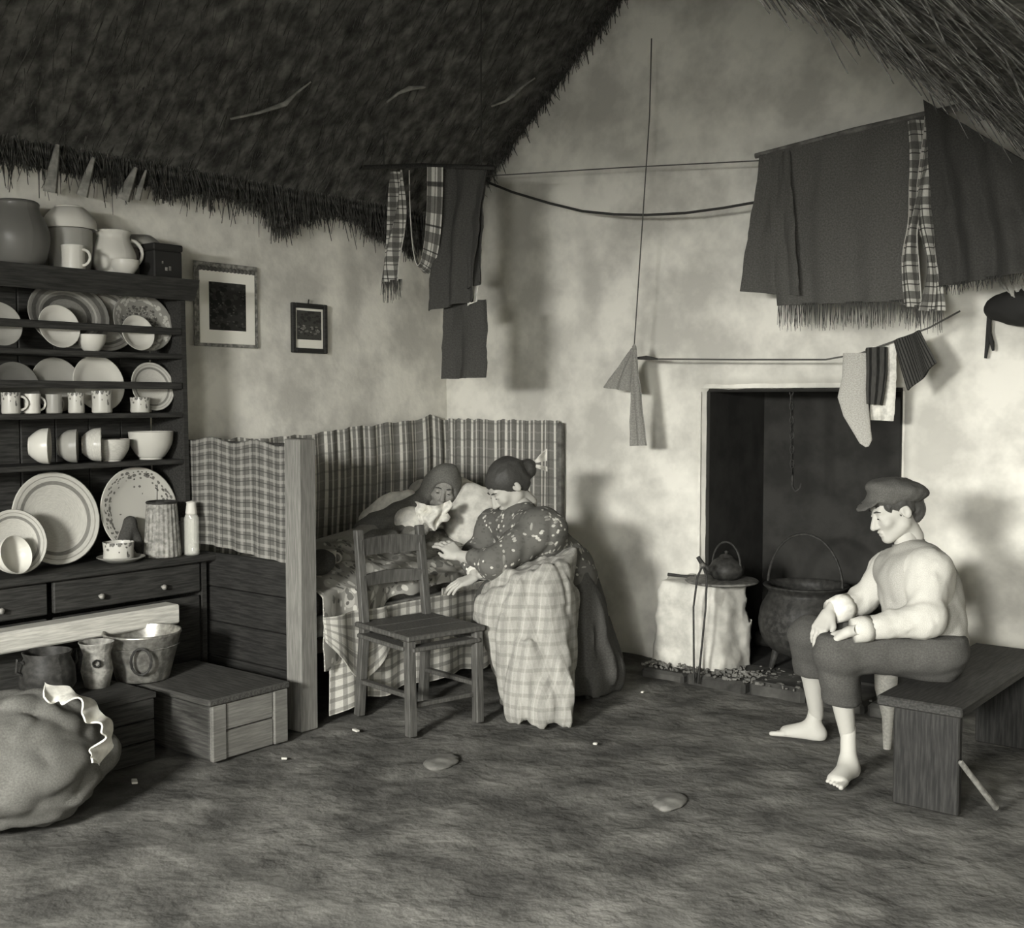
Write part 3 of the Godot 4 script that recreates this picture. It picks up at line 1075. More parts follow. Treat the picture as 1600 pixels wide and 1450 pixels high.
func build_china() -> void:
	# worktop
	plate(84, 815, 0.22, 0.215, WORKTOP, 12, M.plate_ring, "largest pale dish with a grey ring on the dresser worktop", 1.0, "serving_dish", "dish", "large dishes on the worktop")
	plate(214, 812, 0.2, 0.215, WORKTOP, 9, M.plate_floral, "large dish with a flowered border behind the ribbed tin", 1.0, "serving_dish", "dish", "large dishes on the worktop")
	plate(20, 852, 0.36, 0.142, WORKTOP, 14, M.plate_ring, "white soup plate leaning on the largest dish")
	var q := on_x(14, 880, 0.43)
	bowl(Vector3(0.395, WORKTOP + 0.085, q.z), 0.083, 0.07, M.china, "small white bowl tipped on its side before the soup plate", Vector3(0.9, 0.25, -0.25))
	q = on_x(192, 876, 0.37)
	var sa := Vector3(0.355, WORKTOP, q.z)
	var g := Geo.new()
	g.lathe(Transform3D(Basis(), sa), [Vector2(0.001, 0), Vector2(0.06, 0), Vector2(0.095, 0.016), Vector2(0.11, 0.024), Vector2(0.107, 0.028), Vector2(0.06, 0.01), Vector2(0.001, 0.008)], 34)
	solid("saucer", "pale saucer under a flowered teacup on the worktop", "saucer", g, M.china_grey, sa)
	mug(sa + Vector3(0, 0.011, 0.012), 0.07, 0.085, M.mug_print, "wide flowered teacup standing on a saucer", 2.4, "teacup", "")
	q = on_x(206, 868, 0.27)
	g = Geo.new()
	var f := Field.new(Vector3(-0.1, -0.02, -0.1), Vector3(0.1, 0.26, 0.1), 0.008)
	f.cap(Vector3(0, 0.03, 0.05), Vector3(0, 0.17, 0.0), 0.035, 0.028, 0.02)
	f.cap(Vector3(0, 0.02, -0.055), Vector3(0, 0.17, 0.0), 0.025, 0.026, 0.02)
	f.plane(Vector3.ZERO, Vector3.DOWN, 0.003)
	f.ripple(fine, 0.006, Vector3(2, 1, 2))
	f.into(g, Transform3D(Basis(), Vector3(0.26, WORKTOP, q.z)))
	solid("folded_cloth", "dark folded rag propped behind the teacup", "cloth", g, M.shawl_dark, Vector3(0.26, WORKTOP, q.z))
	# ribbed tin
	q = on_x(254, 872, 0.34)
	var c := Vector3(0.34, WORKTOP, q.z)
	var t := thing("ribbed_tin", "tall pale ribbed tin with a dark rim on the worktop", "tin", c)
	g = Geo.new()
	g.lathe(Transform3D(Basis(), c), [Vector2(0.001, 0), Vector2(0.086, 0), Vector2(0.087, 0.006), Vector2(0.07, 0.262), Vector2(0.066, 0.262), Vector2(0.08, 0.01), Vector2(0.001, 0.01)], 96, 22, 0.03)
	part(t, "body", g, M.tin_dull)
	g = Geo.new()
	g.lathe(Transform3D(Basis(), c + Vector3(0, 0.258, 0)), [Vector2(0.06, 0), Vector2(0.073, 0), Vector2(0.075, 0.007), Vector2(0.071, 0.012), Vector2(0.062, 0.01), Vector2(0.06, 0)], 36)
	part(t, "rim", g, M.iron)
	g = Geo.new()
	g.tube([c + Vector3(0, 0.1, 0.03), c + Vector3(-0.015, 0.35, 0.012)], [0.003, 0.002], 5)
	solid("knitting_needle", "thin dark needle standing in the ribbed tin", "needle", g, M.iron, c + Vector3(0, 0.1, 0.03))
	# glass and bottle at the end of the worktop
	q = on_x(291, 866, 0.36)
	c = Vector3(0.33, WORKTOP, q.z)
	t = thing("bottle", "small dark bottle beside the ribbed tin", "bottle", c)
	g = Geo.new()
	g.lathe(Transform3D(Basis(), c), [Vector2(0.001, 0), Vector2(0.024, 0), Vector2(0.026, 0.008), Vector2(0.026, 0.1), Vector2(0.012, 0.13), Vector2(0.011, 0.155), Vector2(0.015, 0.16), Vector2(0.001, 0.162)], 20)
	part(t, "body", g, M.china_dark)
	g = Geo.new()
	g.lathe(Transform3D(Basis(), c + Vector3(0, 0.16, 0)), [Vector2(0.001, 0), Vector2(0.009, 0), Vector2(0.01, 0.018), Vector2(0.001, 0.02)], 10)
	part(t, "cork", g, M.mid_wood)
	q = on_x(306, 866, 0.42)
	c = Vector3(0.405, WORKTOP, q.z + 0.012)
	t = thing("glass_jar", "upright glass jar with pale stopper on the worktop end", "jar", c)
	g = Geo.new()
	g.lathe(Transform3D(Basis(), c), [Vector2(0.001, 0), Vector2(0.034, 0), Vector2(0.036, 0.006), Vector2(0.036, 0.18), Vector2(0.028, 0.2), Vector2(0.026, 0.2), Vector2(0.033, 0.178), Vector2(0.033, 0.01), Vector2(0.001, 0.008)], 24)
	part(t, "body", g, M.glass)
	g = Geo.new()
	g.lathe(Transform3D(Basis(), c + Vector3(0, 0.198, 0)), [Vector2(0.001, 0), Vector2(0.026, 0), Vector2(0.028, 0.01), Vector2(0.022, 0.055), Vector2(0.026, 0.062), Vector2(0.001, 0.068)], 20)
	part(t, "stopper", g, M.china)
	# shelf of bowls
	for b in [[52, 0.2, 0.082, M.china, "white bowl lying on its side, first of the tipped bowls", -0.75], [96, 0.19, 0.078, M.china_grey, "grey bowl lying on its side between two white tipped bowls", -0.8], [134, 0.19, 0.08, M.bowl_band, "white rimmed bowl lying on its side beside a banded bowl", -0.85]]:
		q = on_x(b[0], 706, b[1])
		bowl(Vector3(b[1], SHELF_C + b[2] + 0.003, q.z + 0.02), b[2], 0.085, b[3], b[4], Vector3(0.55, 0.0, b[5]))
	q = on_x(175, 720, 0.2)
	bowl(Vector3(0.2, SHELF_C, q.z), 0.084, 0.105, M.bowl_band, "upright white bowl with a grey band on the lowest shelf")
	q = on_x(239, 718, 0.2)
	bowl(Vector3(0.185, SHELF_C, q.z), 0.108, 0.135, M.bowl_floral, "largest footed white bowl with a flower spray, on the lowest shelf")
	# middle shelf
	plate(20, 610, 0.12, 0.115, SHELF_B, 10, M.china_dark, "dark plate on the middle shelf")
	plate(84, 604, 0.1, 0.128, SHELF_B, 10, M.china_grey, "plain grey plate behind the middle shelf rail")
	plate(150, 602, 0.13, 0.136, SHELF_B, 12, M.china, "plain white plate behind the middle shelf rail")
	plate(234, 605, 0.17, 0.122, SHELF_B, 12, M.plate_ring, "ringed pale plate at the end of the middle shelf")
	var mi := 0
	for b in [[17, 0.04, 0.095, M.mug_print, "printed white mug standing before a dark plate"], [50, 0.036, 0.09, M.china, "plain white mug between two printed mugs"], [84, 0.036, 0.088, M.china_grey, "grey mug on the middle dresser shelf"], [119, 0.037, 0.095, M.mug_print, "printed mug before the grey plate"], [159, 0.047, 0.105, M.mug_print, "widest printed mug before the white plate"], [219, 0.047, 0.075, M.mug_print, "low printed mug before the ringed pale plate"]]:
		q = on_x(b[0], 645, 0.22)
		mug(Vector3(0.222, SHELF_B, q.z), b[1], b[2], b[3], b[4], 1.1 + 0.4 * mi)
		mi += 1
	# upper shelf
	plate(104, 486, 0.12, 0.166, SHELF_A, 14, M.platter_dark, "large oval platter with dark ring on the upper shelf", 1.25, "platter", "platter", "platters on the upper shelf")
	plate(156, 486, 0.08, 0.158, SHELF_A, 8, M.plate_ring, "pale platter half hidden behind the dark-ringed platter", 1.2, "platter", "platter", "platters on the upper shelf")
	plate(219, 494, 0.17, 0.148, SHELF_A, 14, M.platter, "oval platter with an all-over print on the upper shelf", 1.12, "platter", "platter", "platters on the upper shelf")
	plate(88, 510, 0.19, 0.102, SHELF_A, 14, M.china, "small white plate before the dark-ringed platter")
	plate(211, 515, 0.235, 0.088, SHELF_A, 14, M.china, "small white plate before the all-over printed platter")
	plate(-4, 505, 0.18, 0.1, SHELF_A, 14, M.china_grey, "grey plate at the far end of the upper shelf")
	q = on_x(146, 546, 0.22)
	bowl(Vector3(0.205, SHELF_A, q.z), 0.066, 0.078, M.china, "small white bowl between the platters on the upper shelf")
	# on top of the dresser
	q = on_x(28, 400, 0.2)
	c = Vector3(0.19, SHELF_TOP, q.z)
	g = Geo.new()
	g.lathe(Transform3D(Basis(), c), soft([Vector2(0.001, 0), Vector2(0.1, 0), Vector2(0.135, 0.08), Vector2(0.14, 0.16), Vector2(0.1, 0.25), Vector2(0.1, 0.28), Vector2(0.085, 0.28), Vector2(0.12, 0.15), Vector2(0.001, 0.03)]), 32)
	solid("storage_crock", "large dark round crock on top of the dresser", "crock", g, M.china_dark, c)
	q = on_x(108, 400, 0.14)
	c = Vector3(0.15, SHELF_TOP, q.z)
	g = Geo.new()
	g.lathe(Transform3D(Basis(), c), [Vector2(0.001, 0), Vector2(0.085, 0), Vector2(0.1, 0.1), Vector2(0.1, 0.2), Vector2(0.09, 0.2), Vector2(0.09, 0.02), Vector2(0.001, 0.01)], 28)
	solid("storage_crock", "grey straight crock with a bowl turned over on it", "crock", g, M.china_grey, c)
	g = Geo.new()
	g.lathe(Transform3D(Basis.from_euler(Vector3(PI, 0, 0.0)), c + Vector3(0, 0.307, 0)), bowl_profile(0.122, 0.105), 34)
	solid("bowl", "pale bowl turned over on the grey crock", "bowl", g, M.china, c + Vector3(0, 0.202, 0), "bowls on the dresser")
	q = on_x(112, 412, 0.27)
	mug(Vector3(0.285, SHELF_TOP, q.z), 0.052, 0.11, M.china, "white mug before the grey crock on the dresser top", 0.4)
	q = on_x(176, 412, 0.18)
	c = Vector3(0.19, SHELF_TOP, q.z)
	t = thing("jug", "stout glossy white jug on top of the dresser", "jug", c)
	g = Geo.new()
	g.lathe(Transform3D(Basis(), c), soft([Vector2(0.001, 0), Vector2(0.062, 0), Vector2(0.098, 0.05), Vector2(0.104, 0.1), Vector2(0.082, 0.155), Vector2(0.074, 0.185), Vector2(0.084, 0.21), Vector2(0.078, 0.21), Vector2(0.068, 0.18), Vector2(0.09, 0.1), Vector2(0.001, 0.015)]), 32)
	part(t, "body", g, M.china)
	g = Geo.new()
	var pts := []
	for k in 9:
		var a := -PI * 0.5 + PI * k / 8.0
		pts.append(c + Vector3(0.03, 0.115, -0.075) + Vector3(cos(a) * 0.01, sin(a) * 0.06, -cos(a) * 0.055))
	g.tube(pts, [0.009], 7)
	part(t, "handle", g, M.china)
	q = on_x(200, 420, 0.3)
	bowl(Vector3(0.272, SHELF_TOP, q.z), 0.068, 0.07, M.china, "small white bowl between jug and dark tin box")
	q = on_x(218, 400, 0.1)
	c = Vector3(0.11, SHELF_TOP, q.z)
	g = Geo.new()
	g.lathe(Transform3D(Basis(), c), [Vector2(0.001, 0), Vector2(0.06, 0), Vector2(0.062, 0.15), Vector2(0.055, 0.15), Vector2(0.052, 0.02), Vector2(0.001, 0.01)], 24)
	solid("storage_crock", "narrow grey crock under an upturned dish behind the jug", "crock", g, M.china_grey, c)
	g = Geo.new()
	g.lathe(Transform3D(Basis.from_euler(Vector3(PI, 0, 0)), c + Vector3(0, 0.222, 0)), bowl_profile(0.105, 0.07), 34)
	solid("bowl", "shallow pale dish turned over on the narrow crock", "bowl", g, M.china_grey, c + Vector3(0, 0.152, 0), "bowls on the dresser")
	# tin box
	q = on_x(254, 424, 0.25)
	c = Vector3(0.24, SHELF_TOP, q.z)
	t = thing("tin_box", "dark square tin box with worn pale marks on dresser top", "box", c)
	g = Geo.new()
	g.span(c + Vector3(-0.07, 0, -0.08), c + Vector3(0.06, 0.135, 0.08), 0.006)
	part(t, "body", g, M.black)
	g = Geo.new()
	g.span(c + Vector3(-0.074, 0.135, -0.084), c + Vector3(0.064, 0.168, 0.084), 0.006)
	part(t, "lid", g, M.black)
	g = Geo.new()
	for e in [[-0.014, 0.04, 0.012, 0.02], [0.006, 0.038, 0.014, 0.016], [0.03, 0.07, 0.008, 0.012]]:
		g.span(c + Vector3(0.06, e[1], e[0]), c + Vector3(0.0612, e[1] + e[3], e[0] + e[2]), 0.0)
	part(t, "worn_mark", g, M.tin_dull)

# ---------------------------------------------------------------- things on the floor by the dresser
func build_floor_goods() -> void:
	# pale bench before the dresser
	var b := thing("bench", "scrubbed pale plank bench before the dresser", "bench", Vector3(0.6, 0, 3.2))
	var g := Geo.new()
	g.span(Vector3(0.47, 0.455, 2.53), Vector3(0.58, 0.545, 3.9), 0.008)
	part(b, "seat_plank", g, M.pale_wood)
	for z in [2.62, 3.19, 3.8]:
		g = Geo.new()
		g.span(Vector3(0.48, 0.0, z - 0.02), Vector3(0.57, 0.455, z + 0.02), 0.005)
		part(b, "leg", g, M.pale_wood if z > 3.0 else M.dark_wood)
	for p in [[Vector3(0.80, 0.29, 3.32), 0.11, "black iron pot on the crate behind the sack"], [Vector3(0.76, 0.0, 3.62), 0.15, "larger black iron pot on the floor behind the sack"]]:
		var r: float = p[1]
		var c0: Vector3 = p[0]
		var ip := thing("iron_pot", p[2], "pot", c0, "iron pots by the bench")
		g = Geo.new()
		g.lathe(Transform3D(Basis(), c0), [Vector2(0.001, 0), Vector2(r * 0.6, 0.0), Vector2(r, r * 0.6), Vector2(r * 0.97, r * 1.2), Vector2(r * 0.8, r * 1.6), Vector2(r * 0.88, r * 1.8), Vector2(r * 0.8, r * 1.8), Vector2(r * 0.8, r * 0.6), Vector2(0.001, 0.02)], 26)
		part(ip, "body", g, M.iron)
		g = Geo.new()
		for e in 2:
			var o := c0 + Vector3(0, r * 1.5, (e * 2 - 1) * r * 0.92)
			g.tube([o, o + Vector3(0, 0.02, (e * 2 - 1) * 0.025), o + Vector3(0, -0.03, (e * 2 - 1) * 0.03), o + Vector3(0, -0.05, 0)], [0.006], 6)
		part(ip, "lug", g, M.iron)
	# chest
	var cx0 := 0.6
	var cx1 := 1.24
	var cz0 := 2.44
	var cz1 := 2.85
	var ch := thing("chest", "low wooden chest with a panelled end coloured lighter as if lit beside the bed post", "chest", Vector3(1.0, 0, 2.65))
	g = Geo.new()
	g.span(Vector3(cx0, 0.0, cz0 + 0.01), Vector3(cx1 - 0.02, 0.235, cz1), 0.006)
	part(ch, "carcass", g, M.chest_dark)
	g = Geo.new()
	g.span(Vector3(cx0 - 0.03, 0.235, cz0), Vector3(cx1 + 0.01, 0.265, cz1 + 0.02), 0.007)
	part(ch, "lid", g, M.chest_dark)
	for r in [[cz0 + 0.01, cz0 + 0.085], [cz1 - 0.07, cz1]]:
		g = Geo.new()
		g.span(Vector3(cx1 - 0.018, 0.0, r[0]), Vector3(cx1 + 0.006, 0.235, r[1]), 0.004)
		part(ch, "stile", g, M.chest_lit_end)
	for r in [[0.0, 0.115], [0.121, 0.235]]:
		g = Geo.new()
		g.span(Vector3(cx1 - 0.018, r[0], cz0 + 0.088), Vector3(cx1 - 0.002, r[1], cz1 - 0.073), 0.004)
		part(ch, "panel_board", g, M.chest_lit_end)
	# tin bucket on a low block behind the chest
	var c := on_y(222, 1052, 0.266)
	c.x = 0.70
	c.z = 2.815
	var t := thing("tin_bucket", "large shiny tin bucket with a ring handle on the chest", "bucket", c)
	g = Geo.new()
	g.lathe(Transform3D(Basis(), c), [Vector2(0.001, 0), Vector2(0.112, 0), Vector2(0.115, 0.006), Vector2(0.165, 0.2), Vector2(0.17, 0.205), Vector2(0.168, 0.215), Vector2(0.16, 0.212), Vector2(0.11, 0.012), Vector2(0.001, 0.01)], 40)
	part(t, "body", g, M.tin)
	g = Geo.new()
	g.lathe(Transform3D(Basis(), c + Vector3(0, 0.15, 0)), [Vector2(0.155, 0), Vector2(0.161, 0.004), Vector2(0.158, 0.008), Vector2(0.155, 0.0)], 40)
	part(t, "hoop", g, M.iron_pale)
	for a in [0.62, 0.62 + PI]:
		g = Geo.new()
		var n := Vector3(cos(a), 0, sin(a))
		var o := c + n * 0.168 + Vector3(0, 0.11, 0)
		var ring := []
		for k in 15:
			var w := TAU * k / 14.0
			ring.append(o + Vector3.UP.cross(n) * cos(w) * 0.042 + Vector3(0, sin(w) * 0.06, 0) - n * sin(w) * -0.012)
		g.tube(ring, [0.006], 6)
		part(t, "ring_handle", g, M.iron)
	# small pail with a lip, before the bench
	c = Vector3(0.76, 0.29, 3.075)
	t = thing("small_pail", "small grey lidded pail between the bucket and the sack", "pail", c)
	g = Geo.new()
	g.lathe(Transform3D(Basis(), c), [Vector2(0.001, 0), Vector2(0.05, 0), Vector2(0.066, 0.07), Vector2(0.055, 0.14), Vector2(0.07, 0.185), Vector2(0.074, 0.192), Vector2(0.067, 0.19), Vector2(0.05, 0.14), Vector2(0.001, 0.13)], 28)
	part(t, "body", g, M.tin_dull)
	g = Geo.new()
	g.lathe(along(Vector3(0.8, 0.1, 0.5), c + Vector3(0.047, 0.11, 0.030)), [Vector2(0.016, 0), Vector2(0.018, 0.02), Vector2(0.012, 0.022), Vector2(0.01, 0.0)], 12)
	part(t, "spout", g, M.iron)
	g = Geo.new()
	var cr0 := thing("crate", "low dark plank crate behind the sack", "crate", Vector3(0.82, 0, 3.15))
	for k in 3:
		g = Geo.new()
		g.span(Vector3(0.61 + k * 0.142, 0.265, 2.97), Vector3(0.748 + k * 0.142, 0.29, 3.42), 0.004)
		part(cr0, "top_plank", g, M.dark_wood)
		g = Geo.new()
		g.span(Vector3(1.01, 0.004 + k * 0.088, 2.98), Vector3(1.03, 0.088 + k * 0.088, 3.41), 0.004)
		part(cr0, "side_plank", g, M.dark_wood)
		g = Geo.new()
		g.span(Vector3(0.62, 0.004 + k * 0.088, 2.98), Vector3(1.01, 0.088 + k * 0.088, 3.0), 0.004)
		part(cr0, "side_plank", g, M.dark_wood)
	# bulging sack
	var f := Field.new(Vector3(0.86, -0.03, 3.15), Vector3(1.75, 0.58, 4.15), 0.014)
	f.ell(Vector3(1.24, 0.18, 3.68), Vector3(0.28, 0.20, 0.34), 0.05)
	f.ell(Vector3(1.19, 0.29, 3.68), Vector3(0.23, 0.16, 0.29), 0.06)
	f.cap(Vector3(1.2, 0.34, 3.55), Vector3(1.28, 0.24, 3.40), 0.09, 0.06, 0.08)
	f.plane(Vector3.ZERO, Vector3.DOWN, 0.004)
	var cr := FastNoiseLite.new()
	cr.seed = 3
	cr.frequency = 3.2
	cr.fractal_type = FastNoiseLite.FRACTAL_RIDGED
	cr.fractal_octaves = 2
	f.ripple(cr, 0.034, Vector3(1.0, 1.4, 0.8))
	g = Geo.new()
	f.into(g)
	var s := solid("sack", "bulging grey sack with a white cloth mouth on the floor", "sack", g, M.sacking, Vector3(1.3, 0, 3.66))
	# its gathered white mouth, a crumpled collar over the shoulder of the sack
	g = Geo.new()
	g.cloth(func(a: float, d: float) -> Vector3:
		var px := [[66, 1072], [100, 1080], [132, 1096], [158, 1118], [172, 1146], [168, 1174], [148, 1200]]
		var e := a * 5.999
		var k := int(e)
		var u := lerpf(px[k][0], px[k + 1][0], e - k)
		var v := lerpf(px[k][1], px[k + 1][1], e - k)
		var inn := Vector2(70 - u, 1180 - v).normalized()
		var wide := 20.0 + 9.0 * sin(a * 17.0) + 4.0 * sin(a * 41.0)
		var q := deep(u + 4.0 + inn.x * d * wide, v - 4.0 + inn.y * d * wide, lerpf(4.03, 3.93, d))
		return q + cam_basis.z * (0.02 * sin(a * 29.0 + d * 2.0)), 60, 7, Vector2(2, 1), 0.006)
	part(s, "sack_mouth", g, M.white_cloth, "crumpled white cloth mouth of the sack")
	# scraps on the floor
	for p in [[210, 1222, 0.022, "between the sack and the chest"], [556, 1142, 0.02, "under the edge of the kitchen chair"], [444, 1186, 0.014, "at the foot of the chest end"], [1004, 1082, 0.014, "between the skirt hem and the hearth"], [930, 1163, 0.012, "before the woman's apron hem"]]:
		var q := on_y(p[0], p[1], 0.0)
		g = Geo.new()
		g.box(Transform3D(Basis.from_euler(Vector3(0.1, p[0], 0.1)), q + Vector3(0, 0.003, 0)), Vector3(p[2] * 1.6, 0.009, p[2]), 0.003)
		solid("scrap", "small pale scrap on the floor " + p[3], "scrap", g, M.scrap, Vector3(q.x, -0.003, q.z), "pale scraps on the floor")
	for p in [[1048, 1250, 0.05, "low pale stone bedded alone in the open earth floor"], [690, 1188, 0.055, "low flat stone in the floor before the kitchen chair"]]:
		var q := on_y(p[0], p[1], 0.0)
		f = Field.new(Vector3(-0.15, -0.06, -0.15), Vector3(0.15, 0.1, 0.15), 0.014)
		f.ell(Vector3(0, -0.006, 0), Vector3(p[2] * 1.9, p[2] * 0.36, p[2] * 1.3), 0.01)
		f.ripple(fine, 0.012, Vector3(2, 2, 2))
		g = Geo.new()
		f.into(g, Transform3D(Basis.from_euler(Vector3(0, p[0], 0)), q))
		solid("floor_stone", p[3], "stone", g, M.stone, Vector3(q.x, -0.02, q.z), "stones in the floor")

# ---------------------------------------------------------------- bed
const BX := 1.13
func build_bed() -> void:
	var b := thing("bed", "plain wooden box bed with a tall square foot post", "bed", Vector3(0.56, 0, 1.15))
	var g := Geo.new()
	g.span(Vector3(BX - 0.055, -0.01, 2.215), Vector3(BX + 0.05, 1.325, 2.315), 0.006)
	part(b, "foot_post", g, M.post_wood, "tall pale square post at the foot of the bed")
	g = Geo.new()
	g.span(Vector3(0.955, -0.01, 0.03), Vector3(0.985, 1.36, 0.07), 0.005)
	part(b, "head_post", g, M.mid_wood)
	g = Geo.new()
	g.span(Vector3(BX - 0.03, 0.40, 0.08), Vector3(BX + 0.01, 0.50, 2.22), 0.006)
	part(b, "side_rail", g, M.mid_wood)
	for k in 4:
		g = Geo.new()
		g.span(Vector3(0.03, 0.06 + k * 0.172, 2.205), Vector3(BX - 0.02, 0.228 + k * 0.172, 2.23), 0.004)
		part(b, "foot_board", g, M.dark_wood_x)
	for k in 7:
		g = Geo.new()
		g.span(Vector3(0.05, 0.38, 0.1 + k * 0.3), Vector3(BX - 0.03, 0.405, 0.34 + k * 0.3), 0.004)
		part(b, "bed_slat", g, M.dark_wood)
	g = Geo.new()
	g.span(Vector3(0.03, 1.27, 2.205), Vector3(BX - 0.02, 1.30, 2.228), 0.004)
	part(b, "curtain_rail", g, M.dark_wood)
	# straw mattress
	var f := Field.new(Vector3(0.0, 0.36, 0.02), Vector3(1.2, 0.68, 2.26), 0.025)
	f.cap(Vector3(0.2, 0.52, 0.2), Vector3(0.2, 0.52, 2.06), 0.1, 0.1, 0.1)
	f.cap(Vector3(0.56, 0.52, 0.2), Vector3(0.56, 0.52, 2.06), 0.11, 0.11, 0.12)
	f.cap(Vector3(0.94, 0.51, 0.2), Vector3(0.94, 0.51, 2.06), 0.1, 0.1, 0.1)
	f.cap(Vector3(0.4, 0.52, 0.2), Vector3(0.4, 0.52, 2.06), 0.1, 0.1, 0.1)
	f.cap(Vector3(0.76, 0.52, 0.2), Vector3(0.76, 0.52, 2.06), 0.1, 0.1, 0.1)
	f.plane(Vector3(0, 0.408, 0), Vector3.DOWN, 0.01)
	g = Geo.new()
	f.into(g)
	solid("mattress", "lumpy pale straw mattress in the box bed", "mattress", g, M.grey_cloth, Vector3(0.56, 0.408, 1.15))
	# patchwork coverlet over the sleeper's legs, hanging at the side
	g = Geo.new()
	g.cloth(func(s: float, t: float) -> Vector3:
		var z := lerpf(0.62, 2.18, t)
		var hang := 0.06 + 0.05 * noise.get_noise_1d(z * 3.0) + 0.26 * smoothstep(1.72, 1.95, z)
		var w := 1.10 + hang
		var d := s * w
		var x := 0.04 + minf(d, 1.10)
		var y := 0.645
		var bx := 0.52 + 0.05 * z
		y += (0.15 - 0.03 * z) * exp(-pow((x - bx) / 0.24, 2.0)) * smoothstep(2.22, 1.9, z)
		y += 0.022 * noise.get_noise_2d(x * 5.0, z * 5.0) + 0.012 * noise.get_noise_2d(x * 12.0, z * 12.0)
		y -= 0.05 * smoothstep(0.98, 1.14, x)
		if d > 1.10:
			y = 0.595 - (d - 1.10)
			x = 1.155 + 0.02 * sin(z * 21.0) + 0.012 * noise.get_noise_2d(z * 8.0, d * 8.0) + 0.02 * (d - 1.1)
		elif d > 1.02:
			x += 0.02 * smoothstep(1.02, 1.10, d)
		return Vector3(x, y, z), 56, 64, Vector2(1.1, 1.3), 0.008)
	solid("patchwork_quilt", "flowered patchwork quilt over the bed", "quilt", g, M.quilt, Vector3(0.6, 0.62, 1.4))
	# pale checked blanket corner hanging by the post
	g = Geo.new()
	g.cloth(func(s: float, t: float) -> Vector3:
		var z := lerpf(2.18, 1.78, s)
		var len_ := 0.34 - 0.24 * pow(absf(s - 0.62) * 1.55, 1.2)
		return Vector3(1.178 + 0.02 * sin(s * 9.0) + 0.015 * t, 0.50 - t * len_, z), 22, 16, Vector2(2.2, 1.6), 0.006)
	solid("hanging_blanket", "pale checked blanket corner hanging beside the foot post", "blanket", g, M.bed_check_pale, Vector3(1.18, 0.3, 2.0))
	# checked valance below the bed edge, in two lengths
	for w in [[2.11, 1.93, 0.03, 0.45, "narrow checked valance hanging by the foot post to the floor"], [1.86, 0.55, 0.06, 0.52, "wide pale checked valance along the bed side"]]:
		g = Geo.new()
		g.cloth(func(s: float, t: float) -> Vector3:
			var z := lerpf(w[0], w[1], s)
			return Vector3(1.150 + 0.012 * sin(z * 26.0) * (0.3 + t), lerpf(w[3] - 0.03, w[2] + 0.012 * sin(z * 17.0), t), z), 40, 14, Vector2((w[0] - w[1]) * 4.0, 1.9), 0.004)
		solid("bed_valance", w[4], "valance", g, M.valance, Vector3(1.15, w[2], (w[0] + w[1]) * 0.5), "checked valances")
	g = Geo.new()
	g.cloth(func(s: float, t: float) -> Vector3:
		var z := lerpf(1.36, 0.85, s)
		return Vector3(1.168 + 0.006 * sin(z * 19.0), lerpf(0.53, 0.495 - 0.02 * smoothstep(0.4, 0.9, s), t), z), 24, 5, Vector2.ONE, 0.004)
	solid("bed_sheet", "white sheet edge showing below the patchwork quilt", "sheet", g, M.white_cloth, Vector3(1.16, 0.5, 1.3))
	# curtains round the bed
	g = Geo.new()
	g.cloth(func(s: float, t: float) -> Vector3:
		var x := lerpf(0.04, BX - 0.03, s)
		var top := 1.315 + 0.012 * sin(s * 20.0) - 0.02 * s
		return Vector3(x, lerpf(top, 0.765 + 0.02 * sin(s * 5.0), t), 2.242 + 0.010 * sin(x * 40.0) * (0.4 + 0.6 * t)), 60, 20, Vector2(4.6, 2.6), 0.004)
	solid("bed_curtain", "grey checked curtain across the foot of the bed", "curtain", g, M.bed_check, Vector3(0.55, 0.735, 2.276), "bed curtains")
	g = Geo.new()
	g.cloth(func(s: float, t: float) -> Vector3:
		var z := lerpf(2.2, 0.02, s)
		var top := 1.285 + 0.085 * smoothstep(0.2, 0.95, s) + 0.02 * noise.get_noise_1d(s * 9.0) + 0.03 * exp(-pow((s - 0.9) / 0.05, 2.0))
		var gather := 0.018 * sin(z * 46.0 + 2.0 * sin(z * 7.0)) * (0.5 + 0.5 * t)
		return Vector3(0.04 + gather + 0.012 * sin(t * 4.0), lerpf(top, 0.62, t), z), 170, 14, Vector2(5.2, 1.6), 0.004)
	solid("bed_curtain", "light and dark striped curtain along the long wall by the bed", "curtain", g, M.bed_stripe, Vector3(0.04, 0.62, 1.1), "bed curtains")
	g = Geo.new()
	g.cloth(func(s: float, t: float) -> Vector3:
		var x := lerpf(0.05, 0.955, s)
		var top := 1.375 + 0.015 * noise.get_noise_1d(s * 12.0 + 7.0)
		return Vector3(x + 0.03 * s * (1.0 - t) * 0.0, lerpf(top, 0.62, t), 0.028 + 0.014 * sin(x * 52.0 + sin(x * 9.0)) * (0.4 + 0.6 * t) + 0.02), 80, 14, Vector2(2.4, 1.7), 0.004)
	solid("bed_curtain", "striped and checked curtain on the hearth gable behind the bed head", "curtain", g, M.bed_stripe, Vector3(0.5, 0.62, 0.04), "bed curtains")
	# small goods on the quilt by the post
	var c := deep(508, 868, 5.5)
	f = Field.new(Vector3(-0.16, -0.02, -0.16), Vector3(0.16, 0.16, 0.16), 0.01)
	f.ell(Vector3(0, 0.05, 0), Vector3(0.09, 0.06, 0.08), 0.02)
	f.ell(Vector3(0.03, 0.08, -0.02), Vector3(0.05, 0.04, 0.05), 0.03)
	f.plane(Vector3.ZERO, Vector3.DOWN, 0.004)
	f.ripple(fine, 0.012, Vector3(1.5, 1.5, 1.5))
	g = Geo.new()
	var where := Vector3(0.93, 0.655, 2.0)
	f.into(g, Transform3D(Basis(), where))
	solid("bundle", "small dark bundle on the quilt beside the foot post", "bundle", g, M.shawl_dark, where)
	where = Vector3(0.84, 0.668, 1.83)
